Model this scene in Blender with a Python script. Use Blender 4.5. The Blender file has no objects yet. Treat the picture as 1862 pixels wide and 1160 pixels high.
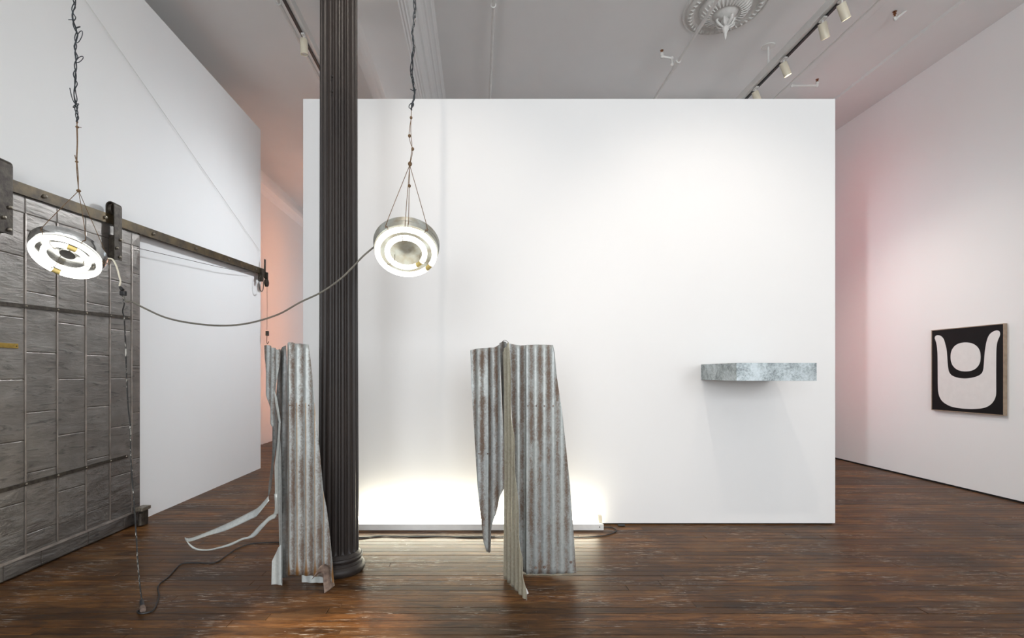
import bpy, bmesh, math, random
from mathutils import Vector, Matrix
random.seed(7)
S = bpy.context.scene
C = S.collection

# ---------------------------------------------------------------- camera, world, light, exposure
FPX, VX, VY, EYE = 879.0, 871.0, 679.0, 1.5          # focal length in px, vanishing point, eye height
cam_d = bpy.data.cameras.new('camera'); cam = bpy.data.objects.new('camera', cam_d); C.objects.link(cam)
cam_d.sensor_width = 36; cam_d.sensor_fit = 'HORIZONTAL'; cam_d.lens = FPX / 1862 * 36
cam_d.shift_x = (931 - VX) / 1862; cam_d.shift_y = (VY - 580) / 1862
cam_d.clip_start = 0.05
cam.location = (0, 0, EYE); cam.rotation_euler = (math.pi / 2, 0, 0)
S.camera = cam
S.view_settings.view_transform = 'Standard'; S.view_settings.look = 'None'
S.view_settings.gamma = 1; S.view_settings.use_curve_mapping = False
S.view_settings.exposure = 0.14
S.cycles.max_bounces = 7; S.cycles.diffuse_bounces = 4; S.cycles.glossy_bounces = 3; S.cycles.caustics_reflective = False; S.cycles.caustics_refractive = False
S.cycles.adaptive_threshold = 0.05
w = bpy.data.worlds.new('world'); S.world = w; w.use_nodes = True
w.node_tree.nodes['Background'].inputs[0].default_value = (0.62, 0.78, 1.0, 1)
w.node_tree.nodes['Background'].inputs[1].default_value = 0.6
ROOM = dict(xl=-3.46, xr=6.27, xf=-4.6, yb=15.0, yf=-5.0, zc=5.8)
WINDOWS = [(-3.3, -0.9), (0.1, 2.6), (3.5, 6.0)]      # tall street windows behind the camera
for i, (a, b) in enumerate(WINDOWS):
    ld = bpy.data.lights.new('window_daylight', 'AREA'); ld.shape = 'RECTANGLE'
    ld.size = b - a - 0.1; ld.size_y = 3.7; ld.energy = 203; ld.color = (0.93, 0.97, 1.0)
    lo = bpy.data.objects.new('window_daylight', ld); C.objects.link(lo)
    lo.location = ((a + b) / 2, ROOM['yf'] - 0.35, 2.75); lo.rotation_euler = (math.pi / 2, 0, 0)

# daylight added with unseen rear windows to brighten the far walls
REAR = [(-3.9, -1.7), (2.6, 4.8)]
def daylight(name, loc, rot, sx, sy, energy, col=(0.86, 0.95, 1.0)):
    ld = bpy.data.lights.new(name, 'AREA'); ld.shape = 'RECTANGLE'; ld.size = sx; ld.size_y = sy; ld.energy = energy; ld.color = col
    lo = bpy.data.objects.new(name, ld); C.objects.link(lo); lo.location = loc; lo.rotation_euler = rot
for a, b in REAR: daylight('rear_fill', ((a + b) / 2, ROOM['yb'] + 0.25, 2.75), (-math.pi / 2, 0, 0), b - a - 0.1, 3.7, 40)

# ---------------------------------------------------------------- helpers
def P(px, py, Y):
    """point at depth Y seen at that place of the 1862x1160 frame"""
    return Vector(((px - VX) * Y / FPX, Y, EYE - (py - VY) * Y / FPX))
def PX(px, py, X):
    """point on the plane x = X"""
    return P(px, py, X * FPX / (px - VX))

class MB:
    def __init__(s): s.v = []; s.f = []; s.uv = {}
    def add(s, vs, fs):
        o = len(s.v); s.v += [Vector(v) for v in vs]; s.f += [tuple(i + o for i in f) for f in fs]; return s
    def box(s, x0, x1, y0, y1, z0, z1):
        return s.add([(x0,y0,z0),(x1,y0,z0),(x1,y1,z0),(x0,y1,z0),(x0,y0,z1),(x1,y0,z1),(x1,y1,z1),(x0,y1,z1)],
                     [(0,3,2,1),(4,5,6,7),(0,1,5,4),(1,2,6,5),(2,3,7,6),(3,0,4,7)])
    def cbox(s, x0, x1, y0, y1, z0, z1, c):
        """box with chamfered edges"""
        bm = bmesh.new(); bmesh.ops.create_cube(bm, size=1)
        for v in bm.verts:
            v.co = Vector(((x0 + x1) / 2 + v.co.x * (x1 - x0), (y0 + y1) / 2 + v.co.y * (y1 - y0), (z0 + z1) / 2 + v.co.z * (z1 - z0)))
        bmesh.ops.bevel(bm, geom=bm.edges[:], offset=c, segments=2, affect='EDGES', profile=0.5)
        bm.verts.index_update()
        s.add([v.co.copy() for v in bm.verts], [[v.index for v in f.verts] for f in bm.faces]); bm.free(); return s
    def tube(s, pts, r, n=6, closed=False):
        pts = [Vector(p) for p in pts]; N = len(pts)
        rr = r if isinstance(r, (list, tuple)) else [r] * N
        up = None; rings = []
        for i, p in enumerate(pts):
            if closed: t = pts[(i + 1) % N] - pts[i - 1]
            else: t = pts[min(i + 1, N - 1)] - pts[max(i - 1, 0)]
            if t.length < 1e-9: t = Vector((0, 0, 1))
            t.normalize()
            if up is None:
                up = t.cross(Vector((0, 0, 1)))
                if up.length < 1e-3: up = t.cross(Vector((1, 0, 0)))
            up = up - t * up.dot(t)
            if up.length < 1e-6: up = t.orthogonal()
            up.normalize(); b = t.cross(up)
            rings.append([p + (up * math.cos(2 * math.pi * k / n) + b * math.sin(2 * math.pi * k / n)) * rr[i] for k in range(n)])
        vs = [v for ring in rings for v in ring]; fs = []
        for i in range(N if closed else N - 1):
            j = (i + 1) % N
            for k in range(n):
                fs.append((i * n + k, i * n + (k + 1) % n, j * n + (k + 1) % n, j * n + k))
        if not closed:
            fs.append(tuple(range(n))[::-1]); fs.append(tuple((N - 1) * n + k for k in range(n)))
        return s.add(vs, fs)
    def cyl(s, a, b, r, n=16, r2=None): return s.tube([a, b], [r, r if r2 is None else r2], n)
    def lathe(s, prof, origin, axis=(0, 0, 1), n=48, ref=None):
        """profile of (radius, distance along the axis)"""
        o = Vector(origin); ax = Vector(axis).normalized()
        a = (Vector(ref) - ax * Vector(ref).dot(ax)).normalized() if ref is not None else ax.orthogonal().normalized()
        b = ax.cross(a); vs = []; fs = []
        for (r, h) in prof:
            for k in range(n):
                t = 2 * math.pi * k / n
                vs.append(o + ax * h + (a * math.cos(t) + b * math.sin(t)) * max(r, 1e-4))
        for i in range(len(prof) - 1):
            for k in range(n):
                fs.append((i * n + k, i * n + (k + 1) % n, (i + 1) * n + (k + 1) % n, (i + 1) * n + k))
        return s.add(vs, fs)
    def sphere(s, c, r, n=10, sz=1.0):
        return s.lathe([(r * math.sin(math.pi * i / 6), -r * sz * math.cos(math.pi * i / 6)) for i in range(7)], c, (0, 0, 1), n)
    def prism(s, prof, y0, y1):
        """closed (x, z) profile swept along y"""
        n = len(prof)
        vs = [(x, y0, z) for x, z in prof] + [(x, y1, z) for x, z in prof]
        fs = [(i, (i + 1) % n, n + (i + 1) % n, n + i) for i in range(n)] + [tuple(range(n))[::-1], tuple(range(n, 2 * n))]
        return s.add(vs, fs)

ORG = {}
def build(name, mb, mat, parent=None, smooth=False, org=None, normals=True):
    if parent is not None: o0 = ORG[parent.name]
    elif org is not None: o0 = Vector(org)
    else:
        xs = [v.x for v in mb.v]; ys = [v.y for v in mb.v]; zs = [v.z for v in mb.v]
        o0 = Vector(((min(xs) + max(xs)) / 2, (min(ys) + max(ys)) / 2, min(zs)))
    me = bpy.data.meshes.new(name); me.from_pydata([v - o0 for v in mb.v], [], mb.f)
    if mb.uv:
        uv = me.uv_layers.new(name='UVMap')
        for l in me.loops: uv.data[l.index].uv = mb.uv[l.vertex_index]
    if normals:
        bm = bmesh.new(); bm.from_mesh(me); bmesh.ops.recalc_face_normals(bm, faces=bm.faces); bm.to_mesh(me); bm.free()
    if mat: me.materials.append(mat)
    if smooth:
        me.shade_smooth()
        try: me.set_sharp_from_angle(angle=math.radians(38))
        except Exception: pass
    o = bpy.data.objects.new(name, me); C.objects.link(o)
    if parent is not None: o.parent = parent
    else: o.location = o0
    ORG[o.name] = o0
    return o
def tag(o, label, cat, group=None):
    o['label'] = label; o['category'] = cat
    if group: o['group'] = group
    return o
def thing(name, loc, label, cat, group=None):
    o = bpy.data.objects.new(name, None); C.objects.link(o); o.location = loc; o.empty_display_size = 0.1
    ORG[o.name] = Vector(loc); return tag(o, label, cat, group)
def struct(o): o['kind'] = 'structure'; return o
def smoothpts(pts, k=6):
    pts = [Vector(p) for p in pts]; out = []
    for i in range(len(pts) - 1):
        p0 = pts[max(i - 1, 0)]; p1 = pts[i]; p2 = pts[i + 1]; p3 = pts[min(i + 2, len(pts) - 1)]
        for j in range(k):
            t = j / k
            out.append(0.5 * ((2 * p1) + (p2 - p0) * t + (2 * p0 - 5 * p1 + 4 * p2 - p3) * t * t + (3 * p1 - p0 - 3 * p2 + p3) * t ** 3))
    out.append(pts[-1]); return out
def resample(pts, n):
    pts = [Vector(p) for p in pts]; d = [0]
    for a, b in zip(pts, pts[1:]): d.append(d[-1] + (b - a).length)
    out = []
    for i in range(n):
        t = d[-1] * i / (n - 1); k = 0
        while k < len(d) - 2 and d[k + 1] < t: k += 1
        out.append(pts[k].lerp(pts[k + 1], (t - d[k]) / max(d[k + 1] - d[k], 1e-9)))
    return out

# ---------------------------------------------------------------- materials
class NT:
    def __init__(s, name):
        s.m = bpy.data.materials.new(name); s.m.use_nodes = True; s.t = s.m.node_tree
        s.b = s.t.nodes['Principled BSDF']
    def n(s, typ, **kw):
        x = s.t.nodes.new(typ)
        for k, v in kw.items(): setattr(x, k, v)
        return x
    def l(s, a, b): s.t.links.new(a, b)
    def pos(s, scale=(1, 1, 1), obj=False):
        if obj: src = s.n('ShaderNodeTexCoord').outputs['Object']
        else: src = s.n('ShaderNodeNewGeometry').outputs['Position']
        m = s.n('ShaderNodeMapping'); m.inputs['Scale'].default_value = scale; s.l(src, m.inputs['Vector']); return m.outputs[0]
    def noise(s, vec, scale, detail=4, rough=0.55, dist=0):
        x = s.n('ShaderNodeTexNoise'); x.inputs['Scale'].default_value = scale; x.inputs['Detail'].default_value = detail
        x.inputs['Roughness'].default_value = rough; x.inputs['Distortion'].default_value = dist
        if vec is not None: s.l(vec, x.inputs['Vector'])
        return x.outputs['Fac']
    def ramp(s, fac, stops):
        x = s.n('ShaderNodeValToRGB'); s.l(fac, x.inputs[0]); e = x.color_ramp.elements
        while len(e) < len(stops): e.new(0.5)
        for el, (p, c) in zip(e, stops):
            el.position = p; el.color = (c, c, c, 1) if isinstance(c, (int, float)) else (*c, 1)
        return x.outputs[0]
    def math(s, op, a, b=None, clamp=False):
        x = s.n('ShaderNodeMath', operation=op, use_clamp=clamp)
        for i, v in enumerate((a, b)):
            if v is None: continue
            if isinstance(v, (int, float)): x.inputs[i].default_value = v
            else: s.l(v, x.inputs[i])
        return x.outputs[0]
    def mix(s, fac, a, b):
        x = s.n('ShaderNodeMix', data_type='RGBA')
        for i, v in ((0, fac), (6, a), (7, b)):
            if isinstance(v, (int, float)): x.inputs[i].default_value = v
            elif isinstance(v, tuple): x.inputs[i].default_value = (*v, 1)
            else: s.l(v, x.inputs[i])
        return x.outputs[2]
    def bump(s, h, strength=0.3, dist=0.01):
        x = s.n('ShaderNodeBump'); x.inputs['Strength'].default_value = strength; x.inputs['Distance'].default_value = dist
        s.l(h, x.inputs['Height']); s.l(x.outputs[0], s.b.inputs['Normal'])
    def set(s, color=None, rough=None, metal=None, spec=None):
        for k, v in (('Base Color', color), ('Roughness', rough), ('Metallic', metal), ('Specular IOR Level', spec)):
            if v is None: continue
            if isinstance(v, tuple): s.b.inputs[k].default_value = (*v, 1)
            elif isinstance(v, (int, float)): s.b.inputs[k].default_value = v
            else: s.l(v, s.b.inputs[k])
        return s

def plain(name, col, rough=0.5, metal=0.0, var=0.12, scale=12, bump=0.0, obj=True, col2=None, spec=None):
    t = NT(name); p = t.pos(obj=obj); f = t.noise(p, scale, 5)
    c2 = col2 or tuple(c * (1 - 3 * var) for c in col)
    t.set(t.mix(t.ramp(f, [(0.3, 0.0), (0.7, 1.0)]), c2, col), rough, metal, spec)
    if bump: t.bump(t.noise(p, scale * 3, 4), bump, 0.004)
    return t.m
def emit(name, col, strength):
    t = NT(name); t.set((0.8, 0.8, 0.8), 0.4); t.b.inputs['Emission Color'].default_value = (*col, 1)
    t.b.inputs['Emission Strength'].default_value = strength; return t.m

def m_paint(name, col, var=0.03, bump=0.05):
    t = NT(name); p = t.pos((1.0, 1.0, 0.45)); f = t.noise(p, 1.6, 2, 0.6)
    t.set(t.mix(f, tuple(c * (1 - var) for c in col), col), 0.62, 0.0, 0.3)
    t.bump(t.noise(t.pos((1, 1, 0.3)), 14, 2), bump, 0.01); return t.m

def m_floor():
    t = NT('old_pine_floor')
    oi = t.n('ShaderNodeObjectInfo').outputs['Random']; gi = t.n('ShaderNodeNewGeometry').outputs['Random Per Island']
    rnd = t.math('FRACT', t.math('ADD', oi, gi))
    p = t.pos((1.4, 9, 1))
    off = t.n('ShaderNodeCombineXYZ'); t.l(t.math('MULTIPLY', rnd, 37.0), off.inputs[0]); t.l(t.math('MULTIPLY', rnd, 91.0), off.inputs[2])
    va = t.n('ShaderNodeVectorMath', operation='ADD'); t.l(p, va.inputs[0]); t.l(off.outputs[0], va.inputs[1])
    grain = t.noise(va.outputs[0], 2.4, 6, 0.72, 0.9)
    fine = t.noise(t.pos((2, 60, 1)), 4, 4, 0.7)
    base = t.ramp(grain, [(0.28, (0.016, 0.0075, 0.004)), (0.44, (0.070, 0.031, 0.0105)), (0.58, (0.152, 0.071, 0.0235)), (0.75, (0.25, 0.145, 0.066))])
    tint = t.ramp(rnd, [(0.0, (0.55, 0.52, 0.5)), (0.35, (0.85, 0.82, 0.8)), (0.7, (1.0, 0.92, 0.84)), (1.0, (1.3, 1.15, 1.0))])
    mul = t.n('ShaderNodeMix', data_type='RGBA', blend_type='MULTIPLY'); mul.inputs[0].default_value = 1
    t.l(base, mul.inputs[6]); t.l(tint, mul.inputs[7])
    # worn dark and bare patches
    big = t.noise(t.pos((0.55, 1.3, 1)), 1.25, 3, 0.62, 0.4)
    c = t.mix(t.math('MULTIPLY', t.ramp(big, [(0.44, 0.0), (0.62, 1.0)]), 0.6), mul.outputs[2], (0.026, 0.0155, 0.0095))
    bare = t.noise(t.pos((0.7, 2.0, 1)), 1.7, 3, 0.6, 0.2)
    c = t.mix(t.math('MULTIPLY', t.ramp(bare, [(0.55, 0.0), (0.72, 1.0)]), 0.35), c, (0.20, 0.115, 0.055))
    # pale scuffs and old paint flecks
    sc = t.noise(t.pos((3.0, 34, 1)), 2.6, 5, 0.7, 0.3); scm = t.noise(t.pos((0.8, 1.6, 1)), 2.2, 3)
    f = t.math('MULTIPLY', t.ramp(sc, [(0.565, 0.0), (0.63, 1.0)]), t.ramp(scm, [(0.48, 0.0), (0.60, 1.0)]))
    c = t.mix(t.math('MULTIPLY', f, 0.75), c, (0.48, 0.43, 0.37))
    vo = t.n('ShaderNodeTexVoronoi'); vo.inputs['Scale'].default_value = 7; t.l(t.pos((1, 1.6, 1)), vo.inputs['Vector'])
    fl = t.math('MULTIPLY', t.ramp(vo.outputs['Distance'], [(0.03, 1.0), (0.05, 0.0)]), t.ramp(scm, [(0.45, 0.0), (0.55, 1.0)]))
    c = t.mix(t.math('MULTIPLY', fl, 0.7), c, (0.5, 0.48, 0.45))
    # long diagonal scratches
    ro = t.n('ShaderNodeMapping'); ro.inputs['Rotation'].default_value = (0, 0, 0.9); ro.inputs['Scale'].default_value = (0.7, 30, 1)
    t.l(t.n('ShaderNodeNewGeometry').outputs['Position'], ro.inputs['Vector'])
    s2 = t.noise(ro.outputs[0], 1.5, 3, 0.5)
    c = t.mix(t.math('MULTIPLY', t.ramp(s2, [(0.70, 0.0), (0.72, 1.0)]), 0.4), c, (0.3, 0.22, 0.16))
    rough = t.math('ADD', t.math('MULTIPLY', grain, 0.25), 0.27)
    t.set(c, rough, 0.0, 0.14)
    t.bump(t.math('ADD', t.math('MULTIPLY', grain, 0.6), t.math('MULTIPLY', fine, 0.4)), 0.35, 0.004)
    return t.m

def m_corr(name, streak=None, light=1.0, rust=1.0, tint=(1, 1, 1)):
    """galvanised sheet: rust follows the valleys of the corrugation (UV: metres across, metres up)"""
    t = NT(name); uv = t.n('ShaderNodeUVMap'); sp = t.n('ShaderNodeSeparateXYZ'); t.l(uv.outputs[0], sp.inputs[0])
    u, v = sp.outputs[0], sp.outputs[1]
    wv = t.math('COSINE', t.math('MULTIPLY', u, 2 * math.pi / LAM))
    valley = t.ramp(t.math('MULTIPLY_ADD', wv, 0.5), [(0.0, 1.0), (1.0, 0.0)])
    mm = t.n('ShaderNodeMath', operation='MULTIPLY_ADD'); t.l(wv, mm.inputs[0]); mm.inputs[1].default_value = -0.5; mm.inputs[2].default_value = 0.5
    valley = mm.outputs[0]
    p = t.pos((1, 1, 0.55)); n1 = t.noise(p, 7, 5, 0.65); n2 = t.noise(t.pos((1, 1, 0.7)), 95, 6, 0.85); n3 = t.noise(t.pos((1, 1, 0.15)), 6, 3)
    r = t.math('ADD', t.math('MULTIPLY', valley, 0.24), t.math('ADD', t.math('MULTIPLY', n1, 0.62), t.math('MULTIPLY', n2, 0.72)))
    mask = t.math('MULTIPLY', t.ramp(r, [(0.72, 0.0), (0.95, 1.0)]), rust)
    spang = t.n('ShaderNodeTexVoronoi'); spang.inputs['Scale'].default_value = 60; t.l(t.pos(), spang.inputs['Vector'])
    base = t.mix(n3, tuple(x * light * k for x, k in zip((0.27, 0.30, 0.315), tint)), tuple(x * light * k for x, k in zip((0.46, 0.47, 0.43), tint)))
    bwv = t.n('ShaderNodeRGBToBW'); t.l(spang.outputs['Color'], bwv.inputs[0]); base = t.mix(0.10, base, bwv.outputs[0])
    rc = t.mix(n2, (0.055, 0.036, 0.026), (0.20, 0.135, 0.095))
    c = t.mix(mask, base, rc)
    if streak:
        z0, u_off = streak
        ph = t.math('FRACT', t.math('ADD', t.math('DIVIDE', u, LAM), u_off))
        d = t.math('ABSOLUTE', t.math('SUBTRACT', ph, 0.5))
        wob = t.math('ADD', d, t.math('MULTIPLY', t.math('SUBTRACT', n1, 0.5), 0.05))
        line = t.ramp(wob, [(0.03, 1.0), (0.09, 0.0)])
        below = t.ramp(t.math('SUBTRACT', z0, v), [(0.0, 0.0), (0.01, 1.0)])
        spot = t.math('ADD', t.math('MULTIPLY', t.math('ABSOLUTE', t.math('SUBTRACT', v, 0.10)), 5.0), t.math('MULTIPLY', d, 2.0))
        sm = t.ramp(t.math('ADD', spot, t.math('MULTIPLY', n1, 0.3)), [(0.42, 1.0), (0.85, 0.0)])
        c = t.mix(t.math('MULTIPLY', t.math('MULTIPLY', line, below), t.math('MULTIPLY', n2, 1.2, True)), c, (0.34, 0.18, 0.045))
        c = t.mix(t.math('MULTIPLY', sm, 0.9), c, (0.26, 0.12, 0.028))
    t.set(c, t.math('ADD', t.math('MULTIPLY', mask, 0.35), 0.42), t.math('MULTIPLY', t.math('SUBTRACT', 1.0, mask), 0.35))
    t.bump(n2, 0.15, 0.002); return t.m
LAM = 0.0655

def m_tin():
    t = NT('tin_plate'); oi = t.n('ShaderNodeObjectInfo').outputs['Random']
    p = t.pos((1, 2.2, 3.0)); n1 = t.noise(p, 2.2, 6, 0.62, 0.4); n2 = t.noise(t.pos((1, 1.6, 9)), 3.0, 6, 0.66, 0.8)
    c = t.mix(n1, (0.135, 0.118, 0.105), (0.37, 0.345, 0.315))
    c = t.mix(t.math('MULTIPLY', oi, 0.25), c, (0.2, 0.17, 0.15))
    c = t.mix(t.math('MULTIPLY', t.ramp(n2, [(0.56, 0.0), (0.66, 1.0)]), 0.55), c, (0.055, 0.05, 0.045))
    # darker towards the floor
    z = t.n('ShaderNodeSeparateXYZ'); t.l(t.n('ShaderNodeNewGeometry').outputs['Position'], z.inputs[0])
    low = t.ramp(t.math('ADD', z.outputs[2], t.math('MULTIPLY', n2, 0.5)), [(0.25, 1.0), (0.95, 0.0)])
    c = t.mix(t.math('MULTIPLY', low, 0.35), c, (0.07, 0.07, 0.075))
    low2 = t.ramp(t.math('ADD', z.outputs[2], t.math('MULTIPLY', n1, 0.6)), [(0.55, 1.0), (1.0, 0.0)])
    t.set(c, t.math('ADD', t.math('MULTIPLY', n1, 0.25), 0.28), 0.72)
    h = t.math('ADD', t.noise(t.pos((1, 1.0, 2.2)), 2.4, 2, 0.5), t.math('MULTIPLY', n2, 0.3))
    dent = t.math('MULTIPLY', t.noise(t.pos((1, 0.9, 4.5)), 2.0, 4, 0.55, 0.5), t.math('MULTIPLY', low2, 2.2))
    t.bump(t.math('ADD', h, dent), 0.42, 0.03); return t.m

M = {}
M['wall'] = m_paint('white_wall_paint', (0.86, 0.855, 0.845))
M['wall_part'] = m_paint('white_partition_paint', (0.80, 0.79, 0.78), 0.01, 0.02)
M['ceil'] = m_paint('ceiling_paint', (0.82, 0.815, 0.80), 0.06, 0.04)
M['white_metal'] = plain('white_enamel', (0.75, 0.74, 0.71), 0.35, 0, 0.03)
M['cream'] = plain('cream_enamel', (0.72, 0.66, 0.52), 0.4, 0, 0.03)
M['plaster'] = plain('plaster', (0.74, 0.73, 0.70), 0.7, 0, 0.04, 30, 0.2)
M['floor'] = m_floor()
M['sub'] = plain('subfloor', (0.012, 0.009, 0.007), 0.9)
M['tin'] = m_tin()
M['seam'] = plain('tin_seam', (0.40, 0.35, 0.31), 0.4, 0.6, 0.15, 8, obj=False)
M['iron'] = plain('old_iron', (0.085, 0.072, 0.055), 0.5, 0.6, 0.2, 25, 0.3, col2=(0.03, 0.022, 0.018))
M['rail'] = plain('rail_iron', (0.12, 0.085, 0.04), 0.45, 0.6, 0.2, 9, 0.3, obj=False, col2=(0.035, 0.026, 0.018))
M['bolt'] = plain('bolt_steel', (0.32, 0.28, 0.22), 0.4, 0.7, 0.2, 40)
M['brass'] = plain('brass_plate', (0.42, 0.27, 0.05), 0.45, 0.5, 0.15, 30)
M['black'] = plain('black_rubber', (0.012, 0.012, 0.013), 0.45)
M['bluewire'] = plain('painted_black_wire', (0.018, 0.024, 0.03), 0.5)
M['string'] = plain('brown_string', (0.20, 0.115, 0.055), 0.85, 0, 0.15, 60)
M['cord'] = plain('grey_cord', (0.17, 0.155, 0.125), 0.55)
M['paintwire'] = None
M['chrome'] = plain('chromed_pan', (0.50, 0.50, 0.49), 0.16, 0.9, 0.08, 6)
M['galvpan'] = plain('galvanised_pan', (0.40, 0.42, 0.40), 0.42, 0.35, 0.12, 14, col2=(0.26, 0.23, 0.17))
M['tube'] = emit('ring_tube_glow', (1.0, 0.985, 0.9), 2.4)
M['ftube'] = emit('floor_tube_glow', (1.0, 0.94, 0.74), 32.0)
M['socket'] = plain('amber_socket', (0.62, 0.47, 0.16), 0.5, 0, 0.08)
M['corr'] = m_corr('galvanised_corrugated')
M['corr_s'] = m_corr('galvanised_corrugated_streaked', streak=(1.30, 0.5))
M['galv'] = m_corr('galvanised_plain', rust=0.25)
M['pale'] = m_corr('galvanised_pale', light=1.6, rust=0.12)
M['tan'] = m_corr('galvanised_lamp_tint', light=1.15, rust=0.45, tint=(1.12, 1.0, 0.78))  # warm lamp light put into the side sheet's colour
M['dark'] = m_corr('galvanised_shaded', light=0.35, rust=0.6)  # shade inside the folds put into the colour as darker steel
M['rust'] = plain('rusted_sheet', (0.26, 0.19, 0.15), 0.7, 0.1, 0.2, 30, 0.3, col2=(0.09, 0.06, 0.05))
M['canvas_black'] = plain('black_paint', (0.006, 0.006, 0.006), 0.6, 0, 0.1, spec=0.2)
M['canvas_white'] = plain('off_white_paint', (0.78, 0.765, 0.745), 0.65, 0, 0.02)
M['wood'] = plain('frame_wood', (0.36, 0.27, 0.19), 0.5, 0, 0.1, 20)
M['copper'] = plain('copper_head', (0.30, 0.12, 0.05), 0.4, 0.7)
def m_box():
    t = NT('galvanised_box_spangle'); p = t.pos((1, 1, 1)); n1 = t.noise(p, 7, 5, 0.6); n2 = t.noise(p, 55, 6, 0.8)
    ge = t.n('ShaderNodeNewGeometry'); vo = t.n('ShaderNodeTexVoronoi'); vo.inputs['Scale'].default_value = 90; t.l(p, vo.inputs['Vector'])
    f = t.ramp(t.math('ADD', t.math('MULTIPLY', n1, 0.6), t.math('MULTIPLY', n2, 0.6)), [(0.52, 0.0), (0.72, 1.0)])
    c = t.mix(f, (0.50, 0.56, 0.58), (0.16, 0.19, 0.195)); bw = t.n('ShaderNodeRGBToBW'); t.l(vo.outputs['Color'], bw.inputs[0]); c = t.mix(0.08, c, bw.outputs[0])
    t.set(c, 0.42, 0.5); return t.m
M['box'] = m_box()
def m_column():
    t = NT('column_black_paint'); p = t.pos((1, 1, 0.25)); n1 = t.noise(p, 4, 5, 0.6)
    c = t.mix(n1, (0.008, 0.0075, 0.009), (0.045, 0.034, 0.028))
    vo = t.noise(t.pos((1, 1, 0.35)), 38, 5, 0.6); ch = t.ramp(vo, [(0.735, 0.0), (0.75, 1.0)])
    c = t.mix(t.math('MULTIPLY', ch, 0.8), c, (0.45, 0.42, 0.38))
    t.set(c, t.math('ADD', t.math('MULTIPLY', n1, 0.2), 0.36), 0.0, 0.3); t.bump(t.noise(t.pos(), 60, 4), 0.25, 0.003); return t.m
M['column'] = m_column()
def m_paintwire():
    t = NT('paint_splashed_cord'); n1 = t.noise(t.pos((3, 3, 1)), 13, 5, 0.8)
    t.set(t.mix(t.ramp(n1, [(0.56, 0.0), (0.60, 1.0)]), (0.014, 0.013, 0.012), (0.5, 0.48, 0.43)), 0.5); return t.m
M['paintwire'] = m_paintwire()

# ---------------------------------------------------------------- the room
xl, xr, xf, yb, yf, zc = (ROOM[k] for k in ('xl', 'xr', 'xf', 'yb', 'yf', 'zc'))
floor = struct(build('floor', MB().box(xf - 0.2, xr + 0.2, yf - 0.2, yb + 0.2, -0.12, -0.012), M['sub'], org=(0, 0, 0)))
PW, GAP = 0.081, 0.0022
rows = []; y = yf
while y < yb: rows.append(y); y += PW
single = []; rest = []
for ri, y0 in enumerate(rows):
    x = xf - random.uniform(0, 2.2)
    while x < xr:
        L = random.choice([1.2, 1.8, 2.4, 3.0, 3.6]) * random.uniform(0.9, 1.1)
        a, b = max(x, xf), min(x + L, xr); x += L
        if b - a < 0.05: continue
        it = (a, b, y0, random.uniform(-0.0012, 0.0003))
        yc = y0 + PW / 2
        seen = yc > 2.6 and b > (0 - VX) * yc / FPX and a < (1862 - VX) * yc / FPX and b > xl and not (yc > 4.95 and a > -2.0 and b < 3.75)
        (single if seen and len(single) < 285 else rest).append(it)
unit = {}
def plank_mesh(a, b, w):
    mb = MB(); c = 0.0016; h = 0.012
    x0, x1, y0, y1 = a, b, -w / 2, w / 2
    mb.add([(x0,y0,-h),(x1,y0,-h),(x1,y1,-h),(x0,y1,-h),(x0,y0,-c),(x1,y0,-c),(x1,y1,-c),(x0,y1,-c),
            (x0+c,y0+c,0),(x1-c,y0+c,0),(x1-c,y1-c,0),(x0+c,y1-c,0)],
           [(0,1,5,4),(1,2,6,5),(2,3,7,6),(3,0,4,7),(4,5,9,8),(5,6,10,9),(6,7,11,10),(7,4,8,11),(8,9,10,11)])
    return mb
for a, b, y0, dz in single:
    L = round(b - a, 2)
    if L not in unit:
        mb = plank_mesh(-L / 2, L / 2, PW - GAP)
        me = bpy.data.meshes.new('plank'); me.from_pydata(mb.v, [], mb.f); me.materials.append(M['floor']); unit[L] = me
    o = bpy.data.objects.new('plank', unit[L]); C.objects.link(o); o.parent = floor
    o.location = ((a + b) / 2, y0 + PW / 2, dz)
mb = MB()
for a, b, y0, dz in rest:
    q = plank_mesh(a + 0.001, b - 0.001, PW - GAP); mb.add([v + Vector((0, y0 + PW / 2, dz)) for v in q.v], q.f)
o = build('plank_field', mb, M['floor'], floor, normals=False); o['kind'] = 'stuff'

struct(build('ceiling', MB().box(xf - 0.2, xr + 0.2, yf - 0.2, yb + 0.2, zc, zc + 0.2), M['ceil']))
def wall_y(x0, x1, y0, y1, z0, z1, holes, za, zb):
    mb = MB().box(x0, x1, y0, y1, z0, za).box(x0, x1, y0, y1, zb, z1); e = [x0] + [v for h in holes for v in h] + [x1]
    for i in range(0, len(e), 2): mb.box(e[i], e[i + 1], y0, y1, za, zb)
    return mb
def casement(n, lo, hi, x=None, y=None, panes=1, z0=0.8, z1=4.7):
    mb = MB()
    def bar(a, b, za, zb):
        if y is not None: mb.box(a, b, y, y + 0.08, za, zb)
        else: mb.box(x, x + 0.08, a, b, za, zb)
    for i in range(panes + 1): q = lo + (hi - lo - 0.06) * i / panes; bar(q, q + 0.06, z0, z1)
    for zz in (z0, (z0 + z1) / 2 - 0.03, z1 - 0.06): bar(lo + 0.06, hi - 0.06, zz, zz + 0.06)
    struct(build('window_%d' % n, mb, M['white_metal']))
struct(build('wall_left', MB().box(xf + 0.02, xl, yf, 7.66, -0.01, 5.36), M['wall']))
struct(build('wall_far_left', MB().box(xf - 0.2, xf, yf, yb, -0.01, zc), M['wall']))
struct(build('wall_right', MB().box(xr, xr + 0.2, yf, yb, 0.022, zc), M['wall']))
struct(build('wall_back', wall_y(xf, xr, yb, yb + 0.2, -0.01, zc, REAR, 0.8, 4.7), M['wall']))
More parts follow.
